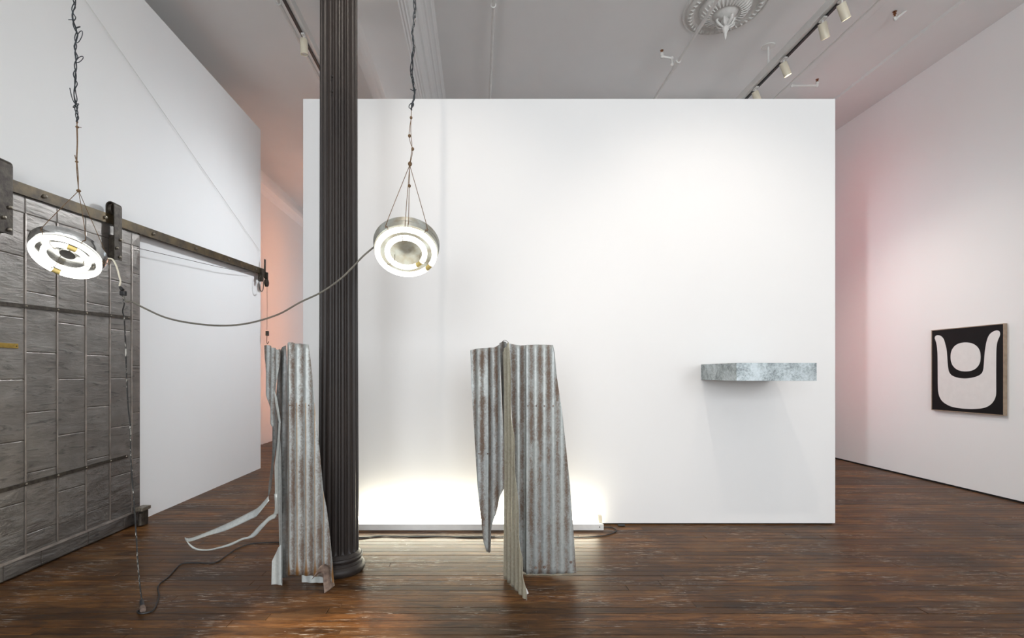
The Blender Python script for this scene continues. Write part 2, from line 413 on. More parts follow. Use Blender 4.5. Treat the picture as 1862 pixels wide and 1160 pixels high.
struct(build('shadow_strip_right', MB().box(xr + 0.012, xr + 0.2, yf, yb, -0.01, 0.021), M['sub']))  # dark strip drawn for the shadow line at the wall foot
WX0, WX1, WY, WZ = (551 - VX) * 4.8 / FPX, (1519 - VX) * 4.8 / FPX, 4.8, EYE + (VY - 179.5) * 4.8 / FPX
mb = MB().cbox(WX0, WX1, WY, WY + 0.16, 0.012, WZ, 0.004)
struct(build('wall_center', mb, M['wall_part']))
struct(build('shadow_strip_center', MB().box(WX0 + 0.02, WX1 - 0.02, WY + 0.02, WY + 0.14, -0.005, 0.013), M['sub']))  # same painted shadow line under the partition
# street wall behind the camera, with its windows
struct(build('wall_front', wall_y(xf, xr, yf - 0.3, yf, -0.01, zc, WINDOWS, 0.8, 4.7), M['wall']))
for i, (a, b) in enumerate(WINDOWS): casement(i + 1, a, b, y=yf - 0.2)
for i, (a, b) in enumerate(REAR): casement(i + 4, a, b, y=yb + 0.06)  # rear windows added to carry the fill light

# boxed beam over the column with its crown mouldings
mb = MB()
def hz(h): return EYE + h
prof = [(-1.66, hz(4.3)), (-1.64, hz(4.25)), (-1.60, hz(4.22)), (-1.58, hz(4.17)), (-1.50, hz(4.10)), (-1.44, hz(4.02)), (-1.40, hz(3.92)), (-1.36, hz(3.88)),
        (-1.33, hz(3.80)), (-1.27, hz(3.76)), (-1.25, hz(3.70)), (-0.81, hz(3.70)), (-0.80, hz(3.72)), (-0.785, hz(3.72)), (-0.77, hz(3.74)), (-0.755, hz(3.74)), (-0.745, hz(3.77)), (-0.725, hz(3.78)),
        (-0.715, hz(4.09)), (-0.69, hz(4.10)), (-0.675, hz(4.13)), (-0.66, hz(4.18)), (-0.635, hz(4.21)), (-0.615, hz(4.215)), (-0.60, hz(4.235)), (-0.575, hz(4.25)), (-0.555, hz(4.255)), (-0.545, hz(4.275)), (-0.52, hz(4.3))]
mb.prism(prof, yf, yb)
struct(build('trim_1', mb, M['ceil'], smooth=False))
# shallow steps of the ceiling boards towards the right wall
struct(build('trim_2', MB().prism([(4.62, zc), (4.62, zc - 0.012), (4.70, zc - 0.02), (4.72, zc)], yf, yb), M['ceil']))
struct(build('trim_3', MB().prism([(5.55, zc), (5.56, zc - 0.035), (xr, zc - 0.035), (xr, zc)], yf, yb), M['ceil']))
# ledge high on the far left wall
struct(build('trim_4', MB().prism([(xf, 5.52), (xf + 0.14, 5.52), (xf + 0.14, 5.42), (xf + 0.06, 5.36), (xf, 5.30)], 7.6, yb), M['wall']))

# ---------------------------------------------------------------- fluted column
cx, cy = -1.07, 3.69
col = thing('fluted_column', (cx, cy, 0), 'black fluted cast iron column with moulded round base, chipped paint', 'column')
NF, SUB = 20, 10
zs = [0.145, 0.15, 0.157, 0.166, 0.178, 0.19, 0.6, 1.2, 2.0, 3.0, 4.0, 4.7, 4.72]
def shaft_r(z): return 0.1495 - 0.004 * z if z < 2.2 else 0.1407 - 0.0016 * (z - 2.2)
vs = []; fs = []; NA = NF * SUB
for z in zs:
    k = min(1, max(0, (z - 0.15) / 0.04)); k = math.sqrt(max(0, 1 - (1 - k) ** 2)); R = shaft_r(z)
    for a in range(NA):
        th = 2 * math.pi * a / NA; ph = (a % SUB) / SUB
        q = (ph - 0.5) / 0.40
        d = 0.017 * math.sqrt(max(0, 1 - q * q)) * k if abs(q) < 1 else 0
        vs.append((cx + (R - d) * math.cos(th), cy + (R - d) * math.sin(th), z))
for i in range(len(zs) - 1):
    for a in range(NA): fs.append((i * NA + a, i * NA + (a + 1) % NA, (i + 1) * NA + (a + 1) % NA, (i + 1) * NA + a))
build('shaft', MB().add(vs, fs), M['column'], col, smooth=True)
base = [(0.0, 0), (0.165, 0), (0.185, 0.008), (0.195, 0.025), (0.197, 0.04), (0.192, 0.056), (0.182, 0.068), (0.177, 0.072), (0.177, 0.079), (0.170, 0.084), (0.165, 0.092), (0.166, 0.1),
        (0.173, 0.103), (0.178, 0.112), (0.178, 0.121), (0.172, 0.131), (0.165, 0.133), (0.161, 0.14), (0.153, 0.148), (0.148, 0.156), (0.0, 0.157)]
build('base', MB().lathe(base, (cx, cy, 0), n=96), M['column'], col, smooth=True)
cap = [(0.13, 4.68), (0.15, 4.70), (0.165, 4.73), (0.16, 4.77), (0.145, 4.79), (0.15, 4.9), (0.19, 5.0), (0.25, 5.06), (0.27, 5.1), (0.27, 5.2), (0, 5.2)]
build('capital', MB().lathe(cap, (cx, cy, 0), n=64), M['column'], col, smooth=True)
for py in (138, 165):
    c0 = P(604, py, cy - 0.137)
    build('bolt_hole', MB().cyl(c0 + Vector((0, -0.001, 0)), c0 + Vector((0, 0.03, 0)), 0.008, 12), M['sub'], col)

# ---------------------------------------------------------------- sheet metal helpers
def sheet(name, parent, mat, p0, p1, poly, amp=0.006, fold=None, phase=0.0, thick=0.0014, noise=0.004, nz=44, du=LAM / 10):
    """corrugated sheet standing in the vertical plane through plan points p0, p1; outline given as seen from the eye"""
    p0 = Vector((p0[0], p0[1], 0)); u = (Vector((p1[0], p1[1], 0)) - p0); u.normalize()
    n = Vector((u.y, -u.x, 0))
    if n.y > 0 and abs(n.y) > 0.2: n = -n
    cam0 = Vector((0, 0, EYE)); uz = []
    for px, py in poly:
        d = Vector(((px - VX) / FPX, 1, -(py - VY) / FPX)); t = (p0 - cam0).dot(n) / d.dot(n); q = cam0 + d * t
        uz.append(((q - p0).dot(u), max(q.z, 0.003)))
    us = sorted(set([round(a[0], 5) for a in uz])); lo, hi = us[0], us[-1]
    k = math.ceil(lo / du)
    while k * du < hi: us.append(k * du); k += 1
    us = sorted(us); cl = [us[0]]
    for a in us[1:]:
        if a - cl[-1] > 0.0004: cl.append(a)
    us = cl; cols = []
    for a in us:
        a2 = min(max(a, lo + 1e-5), hi - 1e-5); zz = []
        for (u0, z0), (u1, z1) in zip(uz, uz[1:] + uz[:1]):
            if (u0 <= a2 < u1) or (u1 <= a2 < u0): zz.append(z0 + (z1 - z0) * (a2 - u0) / (u1 - u0))
        cols.append((min(zz), max(zz)) if zz else cols[-1])
    mb = MB(); ph = random.uniform(0, 6)
    for i, a in enumerate(us):
        z0, z1 = cols[i]
        for j in range(nz + 1):
            z = z0 + (z1 - z0) * j / nz
            off = amp * math.cos(2 * math.pi * (a / LAM + phase)) + noise * math.sin(3.1 * z + 9 * a + ph)
            if fold: off += fold(a, z)
            mb.v.append(p0 + u * a + n * off + Vector((0, 0, z))); mb.uv[len(mb.v) - 1] = (a + phase * LAM, z)
    for i in range(len(us) - 1):
        for j in range(nz):
            b = i * (nz + 1) + j; mb.f.append((b, b + nz + 1, b + nz + 2, b + 1))
    o = build(name, mb, mat, parent, smooth=True)
    s = o.modifiers.new('thickness', 'SOLIDIFY'); s.thickness = thick; s.offset = 0
    return o
def ribbon(name, parent, mat, A, B, n=40, curl=0.004, thick=0.0012):
    """strip lofted between two 3D edges"""
    A = resample(smoothpts(A, 4), n); B = resample(smoothpts(B, 4), n); mb = MB(); K = 4
    for i in range(n):
        for k in range(K + 1):
            t = k / K; p = A[i].lerp(B[i], t) + Vector((0, -1, 0)) * curl * math.sin(math.pi * t)
            mb.v.append(p); mb.uv[len(mb.v) - 1] = ((p - A[i]).length, i * 0.01)
    for i in range(n - 1):
        for k in range(K):
            b = i * (K + 1) + k; mb.f.append((b, b + 1, b + K + 2, b + K + 1))
    o = build(name, mb, mat, parent, smooth=True)
    s = o.modifiers.new('thickness', 'SOLIDIFY'); s.thickness = thick; s.offset = 0
    return o
def pl(px, Y): return ((px - VX) * Y / FPX, Y)

# ---------------------------------------------------------------- corrugated sculpture right of the column
s2 = thing('corrugated_sculpture', (0.4, 3.55, 0), 'standing sculpture of rusty corrugated steel sheets, right of the column, with a hanging point', 'sculpture')
ua = pl(957, 3.61)[0] - pl(926, 3.61)[0]
def foldA(a, z):
    if a < ua * 0.62: return 0.012
    if a < ua: return -0.03
    return 0.004
sheet('front_sheet', s2, M['corr'], pl(926, 3.61), pl(1048, 3.61),
      [(926,625),(945,628),(957,627),(980,626.5),(1005,627),(1008,640),(1012,680),(1022,750),(1030,820),(1036,880),(1042,960),(1048,1041),(1000,1044),(975,1046.5),(955,1047),(944,1040),(942,1000),(938,920),(935,850),(932,780),(928,700)],
      fold=foldA, noise=0.003)
sheet('side_sheet', s2, M['tan'], (0.19, 3.53), (0.305, 3.19),
      [(914,640),(926,622),(928,680),(930,740),(937,840),(941,920),(946,1000),(957,1092),(950,1087),(940,1083),(932,1073),(924,1062),(918,1052),(917,900)], amp=0.007, noise=0.003,
      fold=lambda a, z: 0.0)
def foldD(a, z):
    d = (a - 0.135) / 0.02
    return -0.035 * math.exp(-d * d)
sheet('hanging_sheet', s2, M['corr'], pl(856, 3.74), pl(918, 3.58),
      [(856,637),(865,634),(888,632),(898,632),(910,626),(911,700),(915,800),(918,883),(908,905),(901,935),(895,955),(893,966),(892,1003),(888,1006),(882,1005),(878,985),(873,930),(868,870),(862,800),(857,700)],
      fold=foldD, amp=0.006)
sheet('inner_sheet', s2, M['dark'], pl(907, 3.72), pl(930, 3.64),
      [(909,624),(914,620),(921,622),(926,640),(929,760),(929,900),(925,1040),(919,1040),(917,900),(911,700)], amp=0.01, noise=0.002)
h0 = P(913, 623, 3.62); h1 = P(924, 624, 3.62)
build('wire_hook', MB().tube(smoothpts([h0 + Vector((0, 0, -0.03)), h0, P(915, 619.5, 3.62), P(919, 619, 3.62), P(923, 621, 3.62), h1, h1 + Vector((0, 0, -0.02))]), 0.0018, 6), M['iron'], s2, smooth=True)
tagp = [P(951, 1070, 3.27), P(957, 1069, 3.3), P(962, 1080, 3.3), P(955, 1083, 3.27)]
mb = MB().add([p for p in tagp] + [p + Vector((0, 0.0012, 0)) for p in tagp], [(0,1,2,3),(7,6,5,4),(0,4,5,1),(1,5,6,2),(2,6,7,3),(3,7,4,0)])
build('paper_tag', mb, M['canvas_white'], s2)
for bx, by in ((974, 1032), (990, 1031), (1038, 1022)):
    c0 = P(bx, by, 3.595); build('torn_hole', MB().lathe([(0.0, 0), (0.008, 0.0), (0.011, 0.002), (0.007, 0.005), (0.0, 0.004)], c0, (0, -1, 0), 10), M['rust'], s2)
for bx, by in ((960, 738), (975, 738), (990, 738), (1006, 738), (871, 825), (887, 825)):
    c0 = P(bx, by, 3.592 if bx > 920 else 3.66); build('nail_hole', MB().lathe([(0.0, 0), (0.004, 0.0), (0.006, 0.002), (0.003, 0.004), (0.0, 0.003)], c0, (0, -1, 0), 8), M['rust'], s2)

# ---------------------------------------------------------------- corrugated sculpture left of the column
s1 = thing('corrugated_sculpture', (-1.3, 3.42, 0), 'corrugated steel sculpture with rust streaks and long curling ribbons, in front of the column', 'sculpture')
ur = pl(527.5, 3.40)[0] - pl(514, 3.40)[0]
sheet('front_sheet', s1, M['corr_s'], pl(514, 3.40), pl(609, 3.36),
      [(519,624),(524,622.5),(532,622.5),(538,625),(545,624.5),(552,625.5),(561,626.5),(565.5,668),(572,725.5),(578.5,793),(584,850),(588,888),(594,922),(600,977.6),(605,1020),(608,1060),(590,1050),(568.7,1047.6),(550,1046.5),(525,1045),(520,1051),(514,1052),(515,900),(517,750)],
      fold=lambda a, z: -0.9 * (ur - a) if a < ur else 0.0, noise=0.003, phase=0.35)
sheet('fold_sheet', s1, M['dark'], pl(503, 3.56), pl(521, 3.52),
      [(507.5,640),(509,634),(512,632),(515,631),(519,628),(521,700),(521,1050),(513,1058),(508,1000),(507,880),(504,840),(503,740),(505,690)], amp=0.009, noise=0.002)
sheet('side_sheet', s1, M['corr'], pl(479.5, 3.60), pl(507.5, 3.46),
      [(479.8,628),(483,626.5),(488,627.5),(494,632),(502,633),(504,636),(507.5,634),(506.5,655),(503,700),(500,740),(498,770),(496,778),(493,765),(490.5,746),(485.3,715),(482,680),(480.3,650)], amp=0.008, phase=0.2)
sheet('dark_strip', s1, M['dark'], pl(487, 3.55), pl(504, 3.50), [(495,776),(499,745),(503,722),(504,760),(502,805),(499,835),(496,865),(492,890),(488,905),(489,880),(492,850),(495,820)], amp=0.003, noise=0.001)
sheet('bent_flap', s1, M['pale'], pl(498, 3.42), pl(511, 3.38), [(498.5,709),(503,722),(507,745),(510.5,768),(509,776),(505,757),(501,735)], amp=0.001, noise=0.0)
sheet('pale_strip', s1, M['pale'], pl(499, 3.45), pl(510, 3.40), [(507,768),(510,772),(508.5,800),(506,830),(504.5,850),(506,870),(505.5,934),(500.5,936),(500,872),(499.5,848),(502,825),(505,795)], amp=0.001, noise=0.0)
sheet('edge_strip', s1, M['galv'], pl(505, 3.43), pl(513, 3.40), [(508.5,792),(510.5,830),(512,900),(513.5,1000),(513.5,1064),(511,1060),(508,1000),(506,900),(505,850)], amp=0.002, noise=0.0)
sheet('foot_sheet', s1, M['pale'], pl(494, 3.43), pl(513, 3.41), [(506,996),(511,990),(513,1062),(512.5,1068),(511.5,1063.5),(494,1063),(495,1020),(500,1008)], amp=0.004, noise=0.0)
sheet('back_sheet', s1, M['pale'], pl(549, 3.455), pl(592, 3.44), [(549,1030),(590,1030),(591,1060),(578,1059.5),(570,1060),(549,1058.5)], amp=0.003, noise=0.0)
K2 = lambda x, y: (320 + x / 4.142, 840 + y / 4.142)
def E3(pts, Y0, Y1): 
    n = len(pts) - 1
    return [P(*K2(x, y), Y0 + (Y1 - Y0) * i / n) for i, (x, y) in enumerate(pts)]
ribbon('long_ribbon', s1, M['pale'], E3([(697,255),(620,340),(540,385),(400,455),(250,520),(110,573),(66,566)], 3.53, 3.62), E3([(702,290),(610,405),(575,425),(380,515),(240,555),(115,598),(78,600)], 3.50, 3.60))
ribbon('thin_ribbon', s1, M['pale'], E3([(740,240),(742,375),(700,410),(625,480),(555,555),(500,572),(400,615),(320,640),(240,658),(160,650),(110,620),(72,584)], 3.44, 3.60),
       E3([(760,240),(757,405),(705,442),(650,500),(588,567),(500,588),(415,630),(330,652),(240,669),(150,663),(100,632),(66,566)], 3.43, 3.60))
fl = [(589.5,1079,3.30),(588,1062,3.315),(587,1048,3.32),(585,1042,3.31),(580,1043,3.29),(575,1046,3.27),(567.5,1053,3.25)]
fr = [(609,1064.5,3.40),(604,1046,3.385),(599,1033,3.36),(591,1025.5,3.33),(582,1029.5,3.29),(577,1037,3.27),(568,1052,3.25)]
ribbon('curled_strip', s1, M['rust'], [P(*q) for q in fl], [P(*q) for q in fr], n=36, curl=0.012)['label'] = 'rust-brown curled strip at the foot'
for bx, by in ((531, 1038), (549, 1038), (565, 1037)):
    c0 = P(bx, by, 3.372); build('nail_hole', MB().lathe([(0.0, 0), (0.004, 0.0), (0.006, 0.002), (0.003, 0.004), (0.0, 0.003)], c0, (0, -1, 0), 8), M['rust'], s1)
for bx, by in ((527.5, 737), (544.5, 737), (561.5, 737)):
    c0 = P(bx, by, 3.378); build('nail_hole', MB().lathe([(0.0, 0), (0.004, 0.0), (0.006, 0.002), (0.003, 0.004), (0.0, 0.003)], c0, (0, -1, 0), 8), M['rust'], s1)

# ---------------------------------------------------------------- sliding fire door on the left wall
XD = -3.39
dy0, dy1 = 2.37, 4.84
door = thing('sliding_fire_door', (XD - 0.03, 3.6, 0), 'tin clad sliding fire door of riveted grey metal sheets on left wall', 'door')
def dtop(y): return 2.89 + 0.052 * (y - 4.84)
mb = MB(); x0, x1 = xl + 0.003, XD - 0.006
mb.add([(x0,dy0,0.012),(x1,dy0,0.012),(x1,dy1,0.012),(x0,dy1,0.012),(x0,dy0,dtop(dy0)),(x1,dy0,dtop(dy0)),(x1,dy1,dtop(dy1)),(x0,dy1,dtop(dy1))],
       [(0,3,2,1),(4,5,6,7),(0,1,5,4),(1,2,6,5),(2,3,7,6),(3,0,4,7)])
build('core', mb, M['iron'], door)
def tin(y0, y1, za, zb, zc_=None, zd=None, h=0.002):
    """tin sheet: corners (y0,za) (y1,zb) below, (y0,zc_) (y1,zd) above"""
    g = 0.0022; i = 0.005; X0, X1 = XD - 0.006, XD - 0.006 + h
    zc_ = zc_; vs = []
    for (yy, zz) in ((y0 + g, za + g), (y1 - g, zb + g), (y1 - g, zd - g), (y0 + g, zc_ - g)): vs.append((X0, yy, zz))
    for (yy, zz) in ((y0 + g + i, za + g + i), (y1 - g - i, zb + g + i), (y1 - g - i, zd - g - i), (y0 + g + i, zc_ - g - i)): vs.append((X1, yy, zz))
    ym, zm = (y0 + y1) / 2, (za + zb + zc_ + zd) / 4; vs.append((X1 + random.uniform(-0.002, 0.004), ym + random.uniform(-.05, .05) * (y1 - y0), zm))
    b = MB().add(vs, [(0,1,5,4),(1,2,6,5),(2,3,7,6),(3,0,4,7),(4,5,8),(5,6,8),(6,7,8),(7,4,8)])
    build('tin_sheet', b, M['tin'], door)
seams = [2.49, 2.77, 3.05, 3.334, 3.614, 3.888, 4.17, 4.443, 4.722]
cols_ = [(dy0, 2.49)] + list(zip(seams, seams[1:])) + [(4.722, dy1)]
Z0 = 0.135
for ci, (a, b) in enumerate(cols_):
    odd = ci % 2 == 1
    if ci == len(cols_) - 1: start = 1.11 - 2 * 0.453
    else: start = (1.206 if (ci % 2 == 0) == (len(cols_) % 2 == 0) else 1.0) - 2 * 0.456
    # columns alternate; the one at 4.17-4.443 has its joints at 1.206, 1.662 ...
    k = seams.index(a) if a in seams else -1
    if 0 <= k < 8: start = (1.0 if (k % 2 == 1) else 1.206) - 2 * 0.456
    step = 0.456
    ztA, ztB = dtop(a) - 0.13, dtop(b) - 0.13
    zz = [z for z in [start + step * j for j in range(0, 8)] if Z0 + 0.05 < z < min(ztA, ztB) - 0.05]
    lv = [Z0] + zz
    for j, z in enumerate(lv):
        if j < len(lv) - 1: tin(a, b, z, z, lv[j + 1], lv[j + 1])
        else: tin(a, b, z, z, ztA, ztB)
    tin(a, b, ztA, ztB, dtop(a), dtop(b), 0.002)
for a, b in ((dy0, 2.9), (2.9, 3.45), (3.45, 3.75), (3.75, 4.2), (4.2, 4.62), (4.62, dy1)): tin(a, b, 0.014, 0.014, Z0, Z0, 0.002)
for s_ in seams:
    build('seam', MB().cbox(XD - 0.004, XD + 0.0035, s_ - 0.006, s_ + 0.006, Z0, dtop(s_) - 0.13, 0.0015), M['seam'], door, smooth=True)
mb = MB().add([(XD - .004, dy0, Z0 - .006), (XD + .006, dy0, Z0 - .006), (XD + .006, dy1, Z0 - .006), (XD - .004, dy1, Z0 - .006), (XD - .004, dy0, Z0 + .012), (XD + .003, dy0, Z0 + .012), (XD + .003, dy1, Z0 + .012), (XD - .004, dy1, Z0 + .012)],
              [(0,3,2,1),(4,5,6,7),(0,1,5,4),(1,2,6,5),(2,3,7,6),(3,0,4,7)])
build('seam', mb, M['seam'], door)
for (ya, za, yb_, zb, hh) in ((2.5, 1.965, 4.69, 2.04, 0.014), (2.5, 0.64, 4.66, 0.703, 0.014)):
    mb = MB(); v = []
    for X in (XD, XD + 0.008):
        for (yy, zz) in ((ya, za - hh), (yb_, zb - hh), (yb_, zb + hh), (ya, za + hh)): v.append((X, yy, zz))
    mb.add(v, [(0,1,2,3),(7,6,5,4),(0,4,5,1),(1,5,6,2),(2,6,7,3),(3,7,4,0)])
    st = build('iron_strap', mb, M['iron'], door)
    for s_ in seams[:-1] + [yb_ - 0.02]:
        z = za + (zb - za) * (s_ - ya) / (yb_ - ya)
        build('rivet', MB().lathe([(0.0, 0.006), (0.005, 0.005), (0.008, 0.002), (0.009, 0)], (XD + 0.008, s_, z), (1, 0, 0), 10), M['bolt'], st, smooth=True)
npl = build('name_plate', MB().cbox(XD + 0.001, XD + 0.005, 3.27, 3.553, 1.683, 1.718, 0.0012), M['brass'], door); npl['label'] = 'narrow brass name plate'
for yy in (3.285, 3.54): build('rivet', MB().lathe([(0.0, 0.003), (0.003, 0.002), (0.004, 0)], (XD + 0.005, yy, 1.70), (1, 0, 0), 8), M['iron'], npl)
# track
def rtop(y): return 2.75 + 0.0 + (0.1535 + 0.0573 * (y - 3.5))
trk = thing('door_track', (XD, 5.0, 2.7), 'inclined dark iron rail for the sliding fire door on left wall', 'rail')
def skew_bar(x0, x1, ya, yb_, f0, f1):
    v = []
    for yy in (ya, yb_):
        for (X, z) in ((x0, f0(yy)), (x1, f0(yy)), (x1, f1(yy)), (x0, f1(yy))): v.append((X, yy, z))
    return MB().add(v, [(0,1,2,3),(7,6,5,4),(0,4,5,1),(1,5,6,2),(2,6,7,3),(3,7,4,0)])
build('rail', skew_bar(XD + 0.004, XD + 0.018, 1.6, 7.58, lambda y: rtop(y) - 0.087, rtop), M['rail'], trk)
build('back_plate', skew_bar(xl, XD + 0.004, 4.9, 7.58, lambda y: rtop(y) - 0.07, lambda y: rtop(y) - 0.02), M['rail'], trk)
for yy in (3.75, 4.36, 5.0, 5.75, 6.5, 7.3):
    z = rtop(yy) - 0.045
    build('bolt', MB().lathe([(0.0, 0.02), (0.010, 0.018), (0.016, 0.010), (0.017, 0)], (XD + 0.018, yy, z), (1, 0, 0), 8), M['bolt'], trk)
# roller hangers (parts of the door)
for yc in (3.405, 4.46):
    zt = rtop(yc) + 0.115; w2 = 0.047; zbm = zt - 0.525; xo, xi = XD + 0.062, XD - 0.02; th = 0.008
    path = [(xo, zbm)]; R = (xo - xi) / 2; xm = (xo + xi) / 2
    for k in range(13):
        a = math.pi * k / 12; path.append((xm + R * math.cos(a), zt - R + R * math.sin(a)))
    path.append((xi, rtop(yc) + 0.008))
    v = []; f = []; n = len(path)
    for i, (X, z) in enumerate(path):
        a = path[max(i - 1, 0)]; b = path[min(i + 1, n - 1)]; t = Vector((b[0] - a[0], b[1] - a[1])).normalized(); nn = Vector((t.y, -t.x))
        for yy in (yc - w2, yc + w2):
            v.append((X, yy, z)); v.append((X - nn.x * th, yy, z - nn.y * th))
    for i in range(n - 1):
        a = i * 4; b = a + 4
        f += [(a, b, b + 2, a + 2), (a + 1, a + 3, b + 3, b + 1), (a, a + 1, b + 1, b), (a + 2, b + 2, b + 3, a + 3)]
    f += [(0, 2, 3, 1), ((n - 1) * 4, (n - 1) * 4 + 1, (n - 1) * 4 + 3, (n - 1) * 4 + 2)]
    hg = build('roller_hanger', MB().add(v, f), M['iron'], door)
    zw = rtop(yc) + 0.052
    build('wheel', MB().lathe([(0.0, -0.022), (0.06, -0.022), (0.062, -0.016), (0.052, -0.011), (0.052, 0.011), (0.062, 0.016), (0.06, 0.022), (0, 0.022)], (XD + 0.016, yc, zw), (1, 0, 0), 28), M['iron'], hg, smooth=True)
    for dz, dy in ((0.19, 0.024), (0.105, -0.02), (0.03, 0.018)):
        build('bolt', MB().lathe([(0.0, 0.016), (0.009, 0.015), (0.014, 0.008), (0.014, 0)], (xo + 0.0005, yc + dy, zbm + dz), (1, 0, 0), 7), M['bolt'], hg)
    build('spacer', MB().box(XD, xo - 0.007, yc - 0.035, yc + 0.035, zbm + 0.01, zbm + 0.22), M['iron'], hg)
# pulley at the end of the rail, its cables and hook
zp = rtop(7.55)
pu = thing('pulley_block', (XD + 0.02, 7.55, zp - 0.3), 'small rusted iron pulley bracket at end of door rail', 'pulley')
build('bracket', MB().box(XD - 0.01, XD + 0.05, 7.44, 7.5, zp - 0.21, zp - 0.02).box(XD + 0.01, XD + 0.025, 7.60, 7.63, zp - 0.14, zp + 0.16).box(XD - 0.01, XD + 0.03, 7.5, 7.63, zp - 0.12, zp - 0.03), M['iron'], pu)
build('pulley_wheel', MB().lathe([(0, -0.014), (0.06, -0.014), (0.062, -0.01), (0.05, -0.004), (0.05, 0.004), (0.062, 0.01), (0.06, 0.014), (0, 0.014)], (XD + 0.05, 7.60, zp - 0.21), (1, 0, 0), 24), M['iron'], pu, smooth=True)
build('strap', MB().box(XD + 0.03, XD + 0.07, 7.585, 7.615, zp - 0.27, zp - 0.05), M['iron'], pu)
build('wire_loop', MB().tube([Vector((XD + 0.03, 7.46 + 0.08 * math.sin(a), zp - 0.27 - 0.12 * math.cos(a) + 0.02)) for a in [2 * math.pi * k / 24 for k in range(24)]], 0.006, 6, True), M['iron'], pu, smooth=True)
hkY = 7.655
hk = thing('hook_weight', P(486, 625, hkY), 'small iron weight with hook hanging from wire at pulley', 'hook')
build('wire', MB().tube([P(485.5, 512, hkY), P(486, 560, hkY), P(485.5, 600, hkY)], 0.0025, 6), M['iron'], hk)
q = P(486, 606, hkY); build('weight', MB().cbox(q.x - 0.022, q.x + 0.022, q.y - 0.02, q.y + 0.02, q.z - 0.04, q.z + 0.035, 0.006), M['iron'], hk)
build('hook', MB().tube(smoothpts([P(485.5, 610, hkY), P(485, 618, hkY), P(486, 625, hkY), P(488, 623, hkY), P(488.5, 620.5, hkY)]), 0.005, 6), M['iron'], hk, smooth=True)
tag(build('steel_cable', MB().tube([PX(155, 0, xl + 0.02) + (PX(155, 0, xl + 0.02) - PX(473, 457, xl + 0.02)) * 0.35, PX(155, 0, xl + 0.02), PX(473, 457, xl + 0.02)], 0.0035, 6), M['white_metal']), 'thin white painted cable slanting down across left wall', 'cable')
tag(build('steel_cable', MB().tube(smoothpts([PX(250, 451, XD + 0.03), PX(340, 472, XD + 0.03), PX(420, 490, XD + 0.03), PX(463, 495, XD + 0.03)]), 0.003, 6), M['iron']), 'thin dark cable running under the door rail to pulley', 'cable')
# floor guide
g = P(256, 955, 4.80); g = Vector((XD + 0.055, 4.80, 0))
gd = thing('floor_guide', g, 'small rusty iron door guide standing on floor beside fire door', 'door guide')
build('post', MB().cbox(g.x - 0.025, g.x + 0.03, g.y - 0.03, g.y + 0.035, 0.0, 0.15, 0.006), M['iron'], gd)
build('roller', MB().lathe([(0.0, 0.0), (0.024, 0.0), (0.028, 0.006), (0.024, 0.03), (0.024, 0.12), (0, 0.125)], g + Vector((0.015, -0.055, 0.01)), n=18), M['iron'], gd, smooth=True)
build('cap', MB().cbox(g.x - 0.035, g.x + 0.05, g.y - 0.085, g.y + 0.045, 0.15, 0.185, 0.006), M['bolt'], gd)

# ---------------------------------------------------------------- ring lamps
def frame(n):
    n = Vector(n).normalized(); a = n.cross(Vector((0, 0, 1))).normalized(); b = n.cross(a); return n, a, b
def arc(c, a, b, R, t0, t1, n=52): return [c + (a * math.cos(t0 + (t1 - t0) * i / n) + b * math.sin(t0 + (t1 - t0) * i / n)) * R for i in range(n + 1)]
def screen_angle(c, a, b, px, py):
    best = 0; bd = 1e9
    for k in range(360):
        t = math.radians(k); p = c + (a * math.cos(t) + b * math.sin(t)) * 0.19
        d = (VX + FPX * p.x / p.y - px) ** 2 + (VY - FPX * (p.z - EYE) / p.y - py) ** 2
        if d < bd: bd, best = d, t
    return best
def ring_lamp(label, c, n, gap_o, gap_i, panmat, profile, knot, ties):
    c = Vector(c); n, a, b = frame(n)
    t = thing('ring_lamp', c - n * 0.02, label, 'lamp', 'hanging ring lamps')
    build('pan', MB().lathe([(r, -d) for r, d in profile], c, n, 72), panmat, t, smooth=True)
    for nm, R, gp, hw in (('outer_tube', 0.187, gap_o, 0.13), ('inner_tube', 0.123, gap_i, 0.19)):
        th = screen_angle(c, a, b, *gp)
        tb = build(nm, MB().tube(arc(c, a, b, R, th + hw, th + 2 * math.pi - hw), 0.018, 8), M['tube'], t, smooth=True)
        build('socket', MB().tube(arc(c, a, b, R, th - hw - 0.02, th + hw + 0.02, 8), 0.0165, 10), M['socket'], tb, smooth=True)
    for k in range(3):
        th = k * 2.1 + 0.6
        build('tube_clip', MB().tube(smoothpts([c - n * 0.05 + (a * math.cos(th) + b * math.sin(th)) * 0.10, c + n * 0.016 + (a * math.cos(th) + b * math.sin(th)) * 0.10, c + n * 0.022 + (a * math.cos(th) + b * math.sin(th)) * 0.15,
                                                c + n * 0.004 + (a * math.cos(th) + b * math.sin(th)) * 0.158]), 0.0022, 6), M['bolt'], t, smooth=True)
    for (px, py) in ties:
        th = screen_angle(c - n * 0.06, a, b, px, py); e = (a * math.cos(th) + b * math.sin(th))
        build('suspension_string', MB().tube(smoothpts([knot, c - n * 0.07 + e * 0.221, c - n * 0.03 + e * 0.214, c - n * 0.006 + e * 0.2]), 0.0022, 6), M['string'], t, smooth=True)
    return t, c, n, a, b
prof1 = [(0.0, 0.03), (0.045, 0.03), (0.055, 0.05), (0.10, 0.052), (0.16, 0.045), (0.197, 0.022), (0.206, 0.024), (0.214, 0.036), (0.219, 0.052), (0.221, 0.066), (0.222, 0.07), (0.219, 0.075), (0.21, 0.083), (0.16, 0.09), (0.0, 0.09)]
